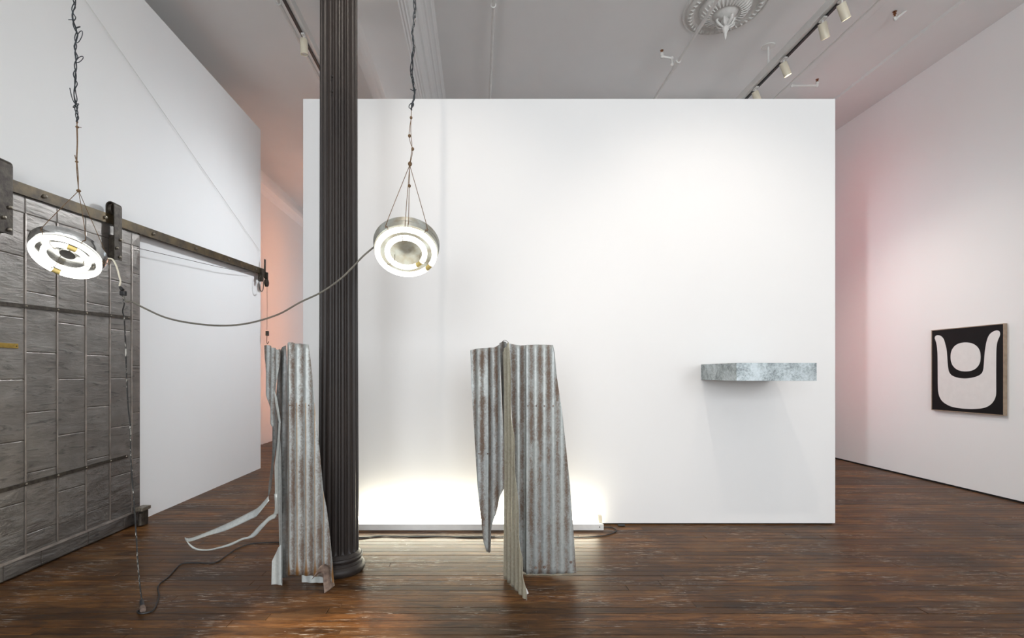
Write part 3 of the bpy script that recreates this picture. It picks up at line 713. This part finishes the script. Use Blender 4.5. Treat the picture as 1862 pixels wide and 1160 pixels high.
prof2 = [(0.0, 0.035), (0.03, 0.032), (0.06, 0.045), (0.075, 0.05), (0.12, 0.055), (0.19, 0.045), (0.205, 0.02), (0.21, 0.018), (0.214, 0.05), (0.217, 0.052), (0.221, 0.085), (0.215, 0.092), (0.16, 0.1), (0.0, 0.1)]
Y1, Y2 = 3.346, 3.196
L1c, L1n = (-2.859, 3.346, 2.30), (0.098, -0.516, -0.851)
L2c, L2n = (-0.482, 3.196, 2.296), (0.038, -0.589, -0.807)
k1 = P(143, 347, 3.38); k2 = P(745, 300, 3.24)
lamp1, c1, n1, a1, b1 = ring_lamp('ring lamp with chrome pan hanging by brown strings before the fire door', L1c, L1n, (103, 491), (130, 459), M['chrome'], prof1, k1, [(84, 412), (156, 425), (197, 468)])
lamp2, c2, n2, a2, b2 = ring_lamp('ring lamp with galvanised pan hanging right of the black column', L2c, L2n, (777, 482), (767, 478), M['galvpan'], prof2, k2, [(704, 402), (738, 396), (743, 396), (778, 406)])
def strands(path, Y, amp, pitch, r, count, seedv):
    rnd = random.Random(seedv); mb = MB(); pts = resample([P(x, y, Y) for x, y in path], 260)
    for s_ in range(count):
        q = []; ph = 2 * math.pi * s_ / count
        w1, w2 = rnd.uniform(5, 9), rnd.uniform(11, 19)
        for i, p in enumerate(pts):
            z = p.z; A = amp * (0.6 + 0.7 * math.sin(w1 * z + s_) ** 2)
            th = ph + 2 * math.pi * z / pitch + 1.2 * math.sin(w2 * z)
            q.append(p + Vector((A * math.cos(th), A * math.sin(th), 0)))
        mb.tube(q, r, 5)
    return mb
def loop(px, py, Y, rx, rz, r, tilt=0.0):
    c = P(px, py, Y); return MB().tube([c + Vector((rx * math.cos(a) + tilt * math.sin(a), 0.012 * math.sin(a), rz * math.sin(a))) for a in [2 * math.pi * k / 20 for k in range(20)]], r, 5, True)
def top_of(px0, py0, Y, px1):
    p = P(px0, py0, Y); zt = zc; return (px1, VY - (zt - EYE) * FPX / Y)
# lamp 1: twisted black wire, then brown string
path = [(top_of(132, 0, Y1, 132)), (133, -200), (135, 0), (133.5, 20), (135, 40), (139, 62), (136, 85), (140, 103), (137, 118), (136, 135), (138, 160), (137.5, 187), (140, 205), (139.5, 222)]
wr = build('hanging_wire', strands(path, Y1, 0.0075, 0.16, 0.0033, 3, 3), M['bluewire'], lamp1, smooth=True)
for i, (a, b, rx, rz) in enumerate(((130.5, 36, 0.016, 0.008), (144, 67, 0.017, 0.05), (145, 108, 0.018, 0.03), (141, 50, 0.01, 0.015), (138, 192, 0.012, 0.02))):
    build('wire_loop', loop(a, b, Y1, rx, rz, 0.0026, 0.006), M['bluewire'], wr, smooth=True)
build('wire_loop', MB().tube(smoothpts([P(127, 160, Y1), P(129, 170, Y1), P(133, 183, Y1), P(138, 190, Y1)]), 0.003, 5), M['bluewire'], wr, smooth=True)
for x0_, dxx in ((139, 0.6), (141, -0.4)):
    build('suspension_string', MB().tube(smoothpts([P(x0_, 221, Y1), P(140 + dxx, 232, Y1), P(140.5 + dxx, 260, Y1), P(139.5 + dxx, 292, Y1), P(141 + 2 * dxx, 318, Y1), P(142.5, 340, Y1 + 0.02), k1]), 0.0026, 6), M['string'], lamp1, smooth=True)
for (x_, y_, r_) in ((140.5, 231, 0.011), (139.5, 294, 0.010), (143, 347, 0.014)):
    build('knot', MB().sphere(P(x_, y_, Y1 + (0.03 if y_ > 340 else 0)), r_, 10, 0.75), M['string'], lamp1, smooth=True)
build('string_end', MB().tube([P(136, 282, Y1), P(138, 289, Y1), P(139.5, 294, Y1)], 0.003, 5), M['string'], lamp1)
build('string_end', MB().tube([P(140, 231, Y1), P(148, 232, Y1)], 0.0022, 5), M['string'], lamp1)
# lamp 2
path = [(top_of(757, 0, Y2, 757)), (756, -150), (753.5, 0), (754.5, 15), (753, 40), (749.5, 60), (753, 85), (750, 105), (748, 130), (751, 150), (754, 165), (753, 180), (749, 190), (748, 200)]
wr = build('hanging_wire', strands(path, Y2, 0.006, 0.13, 0.0034, 3, 5), M['bluewire'], lamp2, smooth=True)
build('wire_loop', loop(748, 192, Y2, 0.014, 0.024, 0.003, 0.006), M['bluewire'], wr, smooth=True)
build('wire_loop', MB().tube([P(746, 162, Y2), P(751, 165, Y2), P(757, 163, Y2)], 0.003, 5), M['bluewire'], wr, smooth=True)
for pts in ([(748, 201), (747.5, 215), (747, 240), (749, 265), (747, 285), (745, 300)], [(748, 201), (747.5, 215), (745, 232), (744, 247), (747, 262), (750.5, 272), (747.5, 290), (745, 300)]):
    build('suspension_string', MB().tube(smoothpts([P(x_, y_, Y2 if y_ < 299 else 3.24) for x_, y_ in pts]), 0.0022, 6), M['string'], lamp2, smooth=True)
for (x_, y_, r_, Y_) in ((747.5, 214, 0.009, Y2), (744.5, 247, 0.010, Y2), (750.5, 271, 0.010, Y2), (745.5, 298, 0.014, 3.235), (744.5, 338, 0.010, 3.235)):
    build('knot', MB().sphere(P(x_, y_, Y_), r_, 10, 1.2), M['string'], lamp2, smooth=True)
# cords of the lamps
lead = smoothpts([P(197, 470, 3.40), P(205, 472, 3.40), P(212, 485, 3.40), P(217, 503, 3.40), P(219, 512, 3.40), P(217, 520, 3.40)])
build('lead', MB().tube(lead, 0.0055, 8), M['cream'], lamp1, smooth=True)
pc = thing('plug_connector', P(222, 532, 3.40), 'black cable connector dangling below the lamp by the fire door', 'connector')
a_, b_ = P(218, 521, 3.40), P(223, 528, 3.40)
build('plug', MB().tube([a_, a_.lerp(b_, .3), b_], [0.006, 0.011, 0.013], 8), M['black'], pc, smooth=True)
q = P(225, 533, 3.40); build('socket_block', MB().cbox(q.x - 0.022, q.x + 0.015, q.y - 0.014, q.y + 0.014, q.z - 0.018, q.z + 0.016, 0.005), M['black'], pc)
cord = [P(224, 537, 3.40), P(229, 548, 3.40), P(240, 549, 3.40), P(262, 560, 3.40), P(300, 577, 3.40), P(345, 587, 3.39), P(400, 592, 3.37), P(450, 588, 3.34), P(505, 572, 3.32), P(545, 550, 3.30), P(585, 531, 3.29), P(618, 508, 3.28), P(640, 487, 3.27), P(660, 466, 3.26), P(680, 449, 3.25), P(690, 440, 3.25)]
tag(build('power_cord', MB().tube(smoothpts(cord, 5), 0.0062, 8), M['cord'], smooth=True), 'grey flat cord swagged between the two ring lamps across the column', 'cord')
drop = [P(223, 538, 3.40), P(226, 552, 3.39), P(223, 566, 3.39), P(226, 580, 3.38), P(228, 620, 3.36), P(229.5, 660, 3.34), P(231, 700, 3.31), P(233, 740, 3.29), P(237, 780, 3.27), P(238, 830, 3.24), P(241, 880, 3.21), P(245, 930, 3.18), P(248, 980, 3.15), P(251, 1030, 3.12), P(255, 1070, 3.10), P(258, 1092, 3.09)]
tag(build('drop_cord', MB().tube(smoothpts(drop, 5), 0.0045, 7), M['paintwire'], smooth=True), 'black cord flecked with white paint hanging down to floor plug', 'cord')
def F(px, py, z=0.006):
    Y = FPX * (EYE - z) / (py - VY); return P(px, py, Y)
fp = thing('floor_plug', F(258, 1104), 'black plug and outlet end lying on floor at the end of hanging cord', 'plug')
a_ = F(257.5, 1092, 0.016); b_ = F(259, 1103, 0.014); e_ = F(260, 1110, 0.013)
build('plug_body', MB().tube([a_ + Vector((0, 0.0, 0.01)), a_, b_], [0.006, 0.012, 0.014], 8), M['bluewire'], fp, smooth=True)
build('outlet', MB().tube([b_, b_.lerp(e_, 0.2), e_], [0.014, 0.017, 0.016], 8), M['rust'], fp, smooth=True)
ext = [F(260, 1111), F(256, 1114), F(250, 1111), F(250, 1105), F(254, 1112), F(268, 1114), F(279, 1109), F(285, 1098), F(289, 1083), F(287, 1071), F(291, 1061), F(305, 1050), F(318, 1036), F(330, 1025), F(350, 1023), F(390, 1023), F(410, 1011), F(430, 998), F(455, 989), F(490, 986), F(520, 986), F(560, 983), F(610, 980), F(650, 977)]
tag(build('extension_cord', MB().tube(smoothpts([ext[0], ext[2], ext[1] + Vector((0, -0.01, 0))] + ext[5:], 5), 0.005, 7), M['black'], smooth=True), 'black extension cord snaking over floor from plug to behind the column', 'cord')
e2 = [F(652, 977), F(680, 976), F(700, 974.5), F(760, 976), F(800, 975), F(860, 977), F(930, 976), F(1000, 977), F(1060, 976.5), F(1095, 974), F(1115, 969), F(1121, 964), F(1114, 959.5), F(1098, 958.5)]
tag(build('lamp_cord', MB().tube(smoothpts(e2, 5), 0.0048, 7), M['black'], smooth=True), 'thin black cord along floor before the fluorescent batten', 'cord')
e3 = [F(652, 979), F(670, 977), F(690, 974), F(720, 975.5), F(770, 974.5), F(840, 975.5), F(900, 975)]
tag(build('lamp_cord', MB().tube(smoothpts(e3, 5), 0.004, 7), M['black'], smooth=True), 'second thin cord twisting beside the first behind the column', 'cord')
tag(build('wall_plug', MB().cbox(1.365, 1.435, 4.735, 4.765, 0.0, 0.014, 0.004), M['black']), 'flat black plug on floor against the white wall beside batten', 'plug')

# ---------------------------------------------------------------- fluorescent batten on the floor
bx0, bx1, by0, by1 = (1098 - VX) * 4.61 / FPX - 2.44, (1098 - VX) * 4.61 / FPX, 4.61, 4.73
bt = thing('fluorescent_batten', ((bx0 + bx1) / 2, 4.67, 0), 'lit white fluorescent batten lying on floor along the white wall', 'lamp')
build('housing', MB().cbox(bx0, bx1, by0, by1, 0.002, 0.062, 0.004), M['white_metal'], bt)
build('tube', MB().tube([(bx0 + 0.05, 4.68, 0.097), (bx1 - 0.05, 4.68, 0.097)], 0.019, 14), M['ftube'], bt, smooth=True)
for xx in (bx0 + 0.005, bx1 - 0.045):
    build('lamp_holder', MB().cbox(xx, xx + 0.04, 4.655, 4.705, 0.060, 0.128, 0.006), M['cream'], bt)
for xx in (bx0 + 0.04, bx1 - 0.04): build('screw', MB().cyl((xx, by0 - 0.001, 0.035), (xx, by0 + 0.002, 0.035), 0.006, 10), M['iron'], bt)

# ---------------------------------------------------------------- galvanised box on the partition
X0b, X1b, Yb0, zb0, zb1 = 2.206, 2.892, 4.14, 1.437, 1.590
wb = thing('wall_box', ((X0b + X1b) / 2, 4.47, zb0), 'mottled galvanised metal box projecting from the white partition wall', 'sculpture')
T = 0.003
build('front_plate', MB().cbox(X0b, X1b, Yb0, Yb0 + T, zb0, zb1, 0.0008), M['box'], wb)
build('top_plate', MB().cbox(X0b, X1b, Yb0 + T, WY, zb1 - T, zb1, 0.0008), M['box'], wb)
build('bottom_plate', MB().cbox(X0b, X1b, Yb0 + T, WY, zb0, zb0 + T, 0.0008), M['box'], wb)
for xx in (X0b, X1b - T): build('side_plate', MB().cbox(xx, xx + T, Yb0 + T, WY, zb0 + T, zb1 - T, 0.0008), M['box'], wb)

# ---------------------------------------------------------------- painting on the right wall
XP = 6.232
def KP(x, y): return PX(1650 + x / 4.833, 560 + y / 4.833, XP)
cor = [KP(216, 200), KP(845, 143), KP(842, 938), KP(219, 892)]
py0 = (cor[1].y + cor[2].y) / 2; py1 = (cor[0].y + cor[3].y) / 2; pz1 = (cor[0].z + cor[1].z) / 2; pz0 = (cor[2].z + cor[3].z) / 2
pt = thing('abstract_painting', (XP, (py0 + py1) / 2, pz0), 'black and white abstract painting in thin wooden frame on right wall', 'painting')
build('canvas', MB().box(XP, xr - 0.004, py0, py1, pz0, pz1), M['canvas_black'], pt)
fw = 0.009
for (ya, yb_, za, zb) in ((py0 - fw, py0, pz0 - fw, pz1 + fw), (py1, py1 + fw, pz0 - fw, pz1 + fw), (py0, py1, pz1, pz1 + fw), (py0, py1, pz0 - fw, pz0)):
    build('frame_strip', MB().box(XP - 0.004, xr - 0.002, ya, yb_, za, zb), M['wood'], pt)
def flat_shape(name, pts):
    q = [KP(x, y) for x, y in pts]; q = smoothpts(q + [q[0]], 4)[:-1]; n = len(q)
    mb = MB().add([v - Vector((0.0012, 0, 0)) for v in q] + [v + Vector((0.0, 0, 0)) for v in q], [tuple(range(n))] + [(i, (i + 1) % n, n + (i + 1) % n, n + i) for i in range(n)])
    build(name, mb, M['canvas_white'], pt)
flat_shape('white_form', [(240,265),(246,248),(262,240),(285,242),(305,255),(322,280),(335,325),(345,370),(350,430),(355,500),(363,550),(378,580),(405,600),(450,614),(510,619),(570,612),(620,597),(650,577),(665,550),(672,500),(677,430),(683,370),(695,300),(712,250),(735,220),(765,202),(790,197),(808,205),(815,225),(810,250),(795,285),(785,330),(781,400),(780,600),(780,740),(775,780),(760,815),(735,845),(700,868),(650,882),(570,887),(480,883),(400,870),(350,850),(310,822),(285,785),(272,740),(268,680),(267,560),(266,430),(263,370),(255,310)])
ds = []
for k in range(28):
    a = 2 * math.pi * k / 28; ca, sa = math.cos(a), math.sin(a); e = 2 / 2.3
    ds.append((512 + 132 * math.copysign(abs(ca) ** e, ca), 430 + 127 * math.copysign(abs(sa) ** e, sa)))
flat_shape('white_disc', ds)

# ---------------------------------------------------------------- ceiling: medallion, pipes, sprinklers, light tracks
mc = Vector((2.885, 5.66, zc)); R = 0.47
md = thing('ceiling_medallion', mc, 'ornate white plaster ceiling rose with leafy drop finial', 'ceiling rose')
build('rim', MB().lathe([(R, 0), (R, 0.012), (R - 0.012, 0.022), (R - 0.025, 0.022), (R - 0.03, 0.012), (R - 0.042, 0.012), (R - 0.055, 0.03), (R - 0.085, 0.045), (R - 0.115, 0.04), (R - 0.13, 0.018), (R - 0.16, 0.012), (0.25, 0.012), (0.0, 0.012)], mc, (0, 0, -1), 96), M['plaster'], md, smooth=True)
mb = MB()
for k in range(40):
    a = 2 * math.pi * k / 40; e = Vector((math.cos(a), math.sin(a), 0)); tn = Vector((-e.y, e.x, 0))
    c0 = mc + e * (R - 0.09) - Vector((0, 0, 0.046))
    mb.tube([c0 - e * 0.022 + tn * 0.008, c0 - Vector((0, 0, 0.009)), c0 + e * 0.022 - tn * 0.006], [0.005, 0.0125, 0.004], 6)
build('leaf_ring', mb, M['plaster'], md, smooth=True)['kind'] = 'stuff'
build('bowl', MB().lathe([(0.285, 0.012), (0.28, 0.035), (0.265, 0.06), (0.235, 0.085), (0.20, 0.10), (0.165, 0.105), (0.15, 0.10), (0.142, 0.09), (0.13, 0.095), (0.11, 0.115), (0.08, 0.135), (0.04, 0.15), (0, 0.155)], mc, (0, 0, -1), 72), M['plaster'], md, smooth=True)
mb = MB()
for k in range(32):
    a = 2 * math.pi * k / 32; e = Vector((math.cos(a), math.sin(a), 0))
    mb.tube([mc + e * 0.265 - Vector((0, 0, 0.066)), mc + e * 0.225 - Vector((0, 0, 0.098)), mc + e * 0.165 - Vector((0, 0, 0.112))], [0.006, 0.013, 0.007], 6)
build('egg_ring', mb, M['plaster'], md, smooth=True)['kind'] = 'stuff'
build('finial', MB().lathe([(0.03, 0.14), (0.045, 0.17), (0.05, 0.2), (0.038, 0.225), (0.03, 0.235), (0.036, 0.25), (0.038, 0.27), (0.03, 0.295), (0.02, 0.315), (0.014, 0.33), (0.016, 0.345), (0.012, 0.365), (0.004, 0.39), (0, 0.395)], mc, (0, 0, -1), 20), M['plaster'], md, smooth=True)
for k in range(8):
    a = 2 * math.pi * k / 8 + 0.2; e = Vector((math.cos(a), math.sin(a), 0)); z = Vector((0, 0, -1)); ro = 0.095 if k % 2 else 0.115
    build('acanthus_leaf', MB().tube(smoothpts([mc + e * 0.03 + z * 0.245, mc + e * 0.06 + z * 0.235, mc + e * (ro - 0.015) + z * 0.21, mc + e * ro + z * 0.18, mc + e * (ro - 0.02) + z * 0.165], 4), [0.012] * 5 + [0.016] * 4 + [0.014] * 4 + [0.010] * 3 + [0.007], 6), M['plaster'], md, smooth=True)

def pipe(label, X, z, r, rings=()):
    o = build('sprinkler_pipe', MB().cyl((X, yf + 0.1, z), (X, yb - 0.1, z), r, 12), M['white_metal'], smooth=True); tag(o, label, 'pipe')
    for yy in rings:
        build('pipe_hanger', MB().tube([Vector((X + (r + 0.006) * math.cos(a), yy, z + (r + 0.006) * math.sin(a))) for a in [2 * math.pi * k / 20 for k in range(20)]], 0.008, 6, True).cyl((X, yy, z + r), (X, yy, zc), 0.005, 6), M['white_metal'], o, smooth=True)
    return o
def Yat(py, h): return FPX * h / (VY - py)
pipe('white pipe along ceiling left of the black column', -2.27, 5.70, 0.02, (Yat(5, 4.2), Yat(94, 4.2)))
pipe('thin white pipe running straight back over the partition middle', 0.165, 5.71, 0.019, (Yat(10, 4.21),))
pipeC = pipe('white sprinkler pipe passing in front of the ceiling rose', 2.585, 5.55, 0.02)
pipeD = pipe('thin white pipe between right spotlight track and right wall', 4.40, 5.60, 0.011)
def sprinkler(parent, pts, head, Y, r=0.017):
    q = [P(x, y_, Y) for x, y_ in pts]
    build('branch_pipe', MB().tube(q, r, 10), M['white_metal'], parent, smooth=True)
    for x, y_ in pts: build('elbow', MB().sphere(P(x, y_, Y), r * 1.45, 12), M['white_metal'], parent, smooth=True)
    hh = P(*head, Y)
    build('sprinkler_head', MB().lathe([(0.0, 0), (0.009, 0.0), (0.009, 0.02), (0.016, 0.024), (0.016, 0.034), (0.008, 0.038), (0.008, 0.05), (0.022, 0.052), (0.022, 0.055), (0, 0.056)], hh - Vector((0, 0, 0.03)), n=12), M['copper'], parent, smooth=True)
Ysp = Yat(118, 4.05)
sprinkler(pipeC, [(1222, 117), (1221.5, 106), (1204, 103), (1203.5, 98)], (1203.5, 95), Ysp)
build('coupling', MB().cyl((2.585, Ysp - 0.09, 5.55), (2.585, Ysp + 0.07, 5.55), 0.032, 14), M['white_metal'], pipeC, smooth=True)
Ysd = Yat(156, 4.1)
sprinkler(pipeD, [(1440, 156), (1485, 156), (1486, 151)], (1486, 147.5), Ysd, 0.016)
Yse = Yat(36, 4.2)
sp3 = thing('ceiling_sprinkler', P(1640, 28, Yse), 'white sprinkler branch with copper head near the right wall', 'sprinkler')
sprinkler(sp3, [(1627, 33), (1628, 35), (1652, 16), (1690, -12)], (1627, 25), Yse, 0.013)

TZ = EYE + 3.95
def track(label, X, ya, yb_, rods):
    sg = 1 if X > 0 else -1; q0, q1 = sorted((X + sg * 0.008, X + sg * 0.036))
    t = thing('light_track', (X, (ya + yb_) / 2, TZ - 0.02), label, 'light track')
    build('rail', MB().box(X - 0.038, X + 0.038, ya, yb_, TZ - 0.01, TZ + 0.085), M['white_metal'], t)
    build('slot', MB().box(q0, q1, ya + 0.05, yb_ - 0.05, TZ - 0.03, TZ - 0.01), M['black'], t)
    for yy in rods:
        build('hanger_rod', MB().cyl((X, yy, TZ + 0.07), (X, yy, zc), 0.012, 10), M['white_metal'], t, smooth=True)
        build('ceiling_plate', MB().lathe([(0, 0), (0.075, 0.0), (0.08, 0.006), (0.08, 0.012), (0, 0.012)], (X, yy, zc - 0.012), n=28), M['white_metal'], t, smooth=True)
    return t
XTR, XTL = 3.80, -2.03
track('white spotlight track with black slot on ceiling right of the rose', XTR, 2.6, 12.5, (3.9, 6.35, 9.2))
track('black slotted spotlight track on ceiling left of the column', XTL, 2.6, 12.5, (4.55, 6.9, 9.4))
tf = thing('light_track', (1.5, 2.2, TZ - 0.02), 'white spotlight track across the room above the camera', 'light track')
build('rail', MB().box(-1.6, 5.0, 2.165, 2.235, TZ - 0.005, TZ + 0.07), M['white_metal'], tf)
build('slot', MB().box(-1.55, 4.95, 2.178, 2.222, TZ - 0.03, TZ - 0.005), M['black'], tf)
for xx in (-0.3, 1.0, 2.0, 3.2, 4.6): build('hanger_rod', MB().cyl((xx, 2.2, TZ + 0.07), (xx, 2.2, zc), 0.012, 10), M['white_metal'], tf, smooth=True)
M['lampface'] = emit('spot_face', (1.0, 0.86, 0.66), 9.0)
def spot(label, base, aim, watts, col=(1.0, 0.90, 0.80), size=math.radians(46), L=0.165, r=0.043, group='track spotlights', soft=0.03, blend=0.9):
    base = Vector(base); d = (Vector(aim) - base).normalized()
    t = thing('track_spotlight', base, label, 'spotlight', group)
    c0 = base + Vector((0, 0, -0.085))
    build('stem', MB().cyl(base + Vector((0, 0, 0.0)), c0, 0.009, 8).box(base.x - 0.018, base.x + 0.018, base.y - 0.045, base.y + 0.045, base.z - 0.016, base.z), M['white_metal'], t)
    c1 = c0 - d * 0.035
    build('can', MB().lathe([(0.0, 0.0), (r * 0.9, 0.0), (r, 0.006), (r, L), (r - 0.003, L), (r - 0.004, L - 0.02), (0.0, L - 0.022)], c1, d, 24), M['cream'], t, smooth=True)
    build('bulb_face', MB().lathe([(0.0, L - 0.012), (r - 0.008, L - 0.012), (r - 0.008, L - 0.016), (0, L - 0.016)], c1, d, 20), M['lampface'] if watts else M['white_metal'], t)
    if watts:
        ld = bpy.data.lights.new('spot_beam', 'SPOT'); ld.energy = watts; ld.color = col; ld.spot_size = size; ld.spot_blend = blend; ld.shadow_soft_size = soft
        lo = bpy.data.objects.new('spot_beam', ld); C.objects.link(lo); lo.parent = t
        lo.location = (c1 + d * (L + 0.01)) - base; lo.rotation_euler = d.to_track_quat('-Z', 'Y').to_euler()
    return t
zb_ = TZ - 0.03
spot('cream track spotlight nearest the front of right track', (XTR, Yat(-2, 3.92), zb_), (6.25, 6.0, 1.2), 12, size=math.radians(75))
spot('second cream spotlight from the front on right track', (XTR, Yat(34, 3.92), zb_), (6.25, 6.9, 0.4), 42, size=math.radians(75))
spot('third cream spotlight from the front on right track', (XTR, Yat(107, 3.92), zb_), (6.25, 6.4, 0.2), 42, size=math.radians(75))
spot('cream spotlight half hidden by top of the white partition', (XTR, Yat(160, 3.92), zb_), (6.25, 7.3, 0.1), 90, size=math.radians(70))
spot('cream spotlight on track left of the black column', (XTL, Yat(64, 3.92), zb_), (-2.0, 6.2, 0), 0)
for X, tx, tz, W, nm in ((-0.45, -0.6, 2.0, 100, 'leftmost'), (0.35, 1.7, 1.2, 24, 'second from left'), (1.53, 2.4, 1.2, 115, 'third from left'), (2.55, 2.55, 1.2, 60, 'rightmost')):
    spot('cream spotlight, %s on the front track, aimed at the white partition' % nm, (X, 2.2, zb_), (tx, 4.8, tz), W, size=math.radians(75), soft=0.02)

spot('added unseen narrow beam spotlight for the warm floor patch before the column', (0.75, 2.2, zb_), P(560, 1172, 2.70).xy.to_3d(), 1500, col=(1.0, 0.86, 0.68), size=math.radians(15), soft=0.02, blend=0.7)  # added lamp that lays a warm pool of light on the floor
RZ = TZ - 0.4  # added track out of sight, its lamps fill the side walls
tr = thing('light_track', (1.0, 7.63, RZ), 'added unseen track behind the partition for the wall fill spotlights', 'light track')
build('rail', MB().box(-0.45, 2.35, 7.595, 7.665, RZ + 0.025, RZ + 0.1), M['white_metal'], tr)
build('slot', MB().box(-0.4, 2.3, 7.608, 7.652, RZ, RZ + 0.025), M['black'], tr)
for xx in (-0.3, 1.0, 2.2): build('hanger_rod', MB().cyl((xx, 7.63, RZ + 0.1), (xx, 7.63, zc), 0.012, 10), M['white_metal'], tr, smooth=True)
for X, aim, W, nm in ((-0.35, (xl, 5.4, 3.0), 110, 'left end aimed at the upper left wall'), (-0.1, (xl, 5.7, 0.3), 400, 'left part aimed at the lower left wall'), (1.9, (xr, 6.8, -0.6), 270, 'right end aimed at the lower right wall')):
    spot('added unseen fill spotlight on the rear track, ' + nm, (X, 7.63, RZ), aim, W, col=(0.88, 0.94, 1.0), size=math.radians(110), soft=0.2, blend=1.0)

# ---------------------------------------------------------------- coloured fluorescent works behind the partition
def colour_tube(label, X, z0, z1, Yc, col, st, out, count=1):
    t = thing('coloured_tube', (X, Yc, z0), label, 'lamp'); o = Vector(out); sd = Vector((-o.y, o.x, 0)); c0 = Vector((X, Yc, 0))
    def slab(n0, n1, w_, za, zb):
        q = [c0 + o * n0 - sd * w_, c0 + o * n1 - sd * w_, c0 + o * n1 + sd * w_, c0 + o * n0 + sd * w_]
        return MB().add([v + Vector((0, 0, za)) for v in q] + [v + Vector((0, 0, zb)) for v in q], [(0,3,2,1),(4,5,6,7),(0,1,5,4),(1,2,6,5),(2,3,7,6),(3,0,4,7)])
    build('fixture', slab(0.0, 0.03, 0.05, z0, z1), M['white_metal'], t)
    gm = emit('coloured_tube_glow', col, st); h = (z1 - z0) / count; yt = c0 + o * 0.06
    for k in range(count):
        za, zb = z0 + h * k, z0 + h * (k + 1)
        build('tube', MB().tube([yt + Vector((0, 0, za + 0.04)), yt + Vector((0, 0, zb - 0.04))], 0.019, 12), gm, t, smooth=True)
        for zz in (za, zb - 0.04): build('lamp_holder', slab(0.0, 0.085, 0.02, zz, zz + 0.04), M['white_metal'], t)
struct(build('wall_rear_right', MB().box(2.4, 5.15, 7.75, 7.9, 0.0, 5.36), M['wall']))
struct(build('wall_rear_left', MB().box(-3.2, 0.6, 10.6, 10.75, 0.0, 5.36), M['wall']))
colour_tube('pink fluorescent tube on the cross wall behind the partition', 5.15, 0.7, 5.2, 7.82, (1.0, 0.18, 0.20), 9, (1, 0, 0), 2)
colour_tube('amber fluorescent tube on the rear cross wall at the far left', -3.2, 0.3, 5.1, 10.675, (1.0, 0.40, 0.20), 30, (-1, 0, 0), 2)
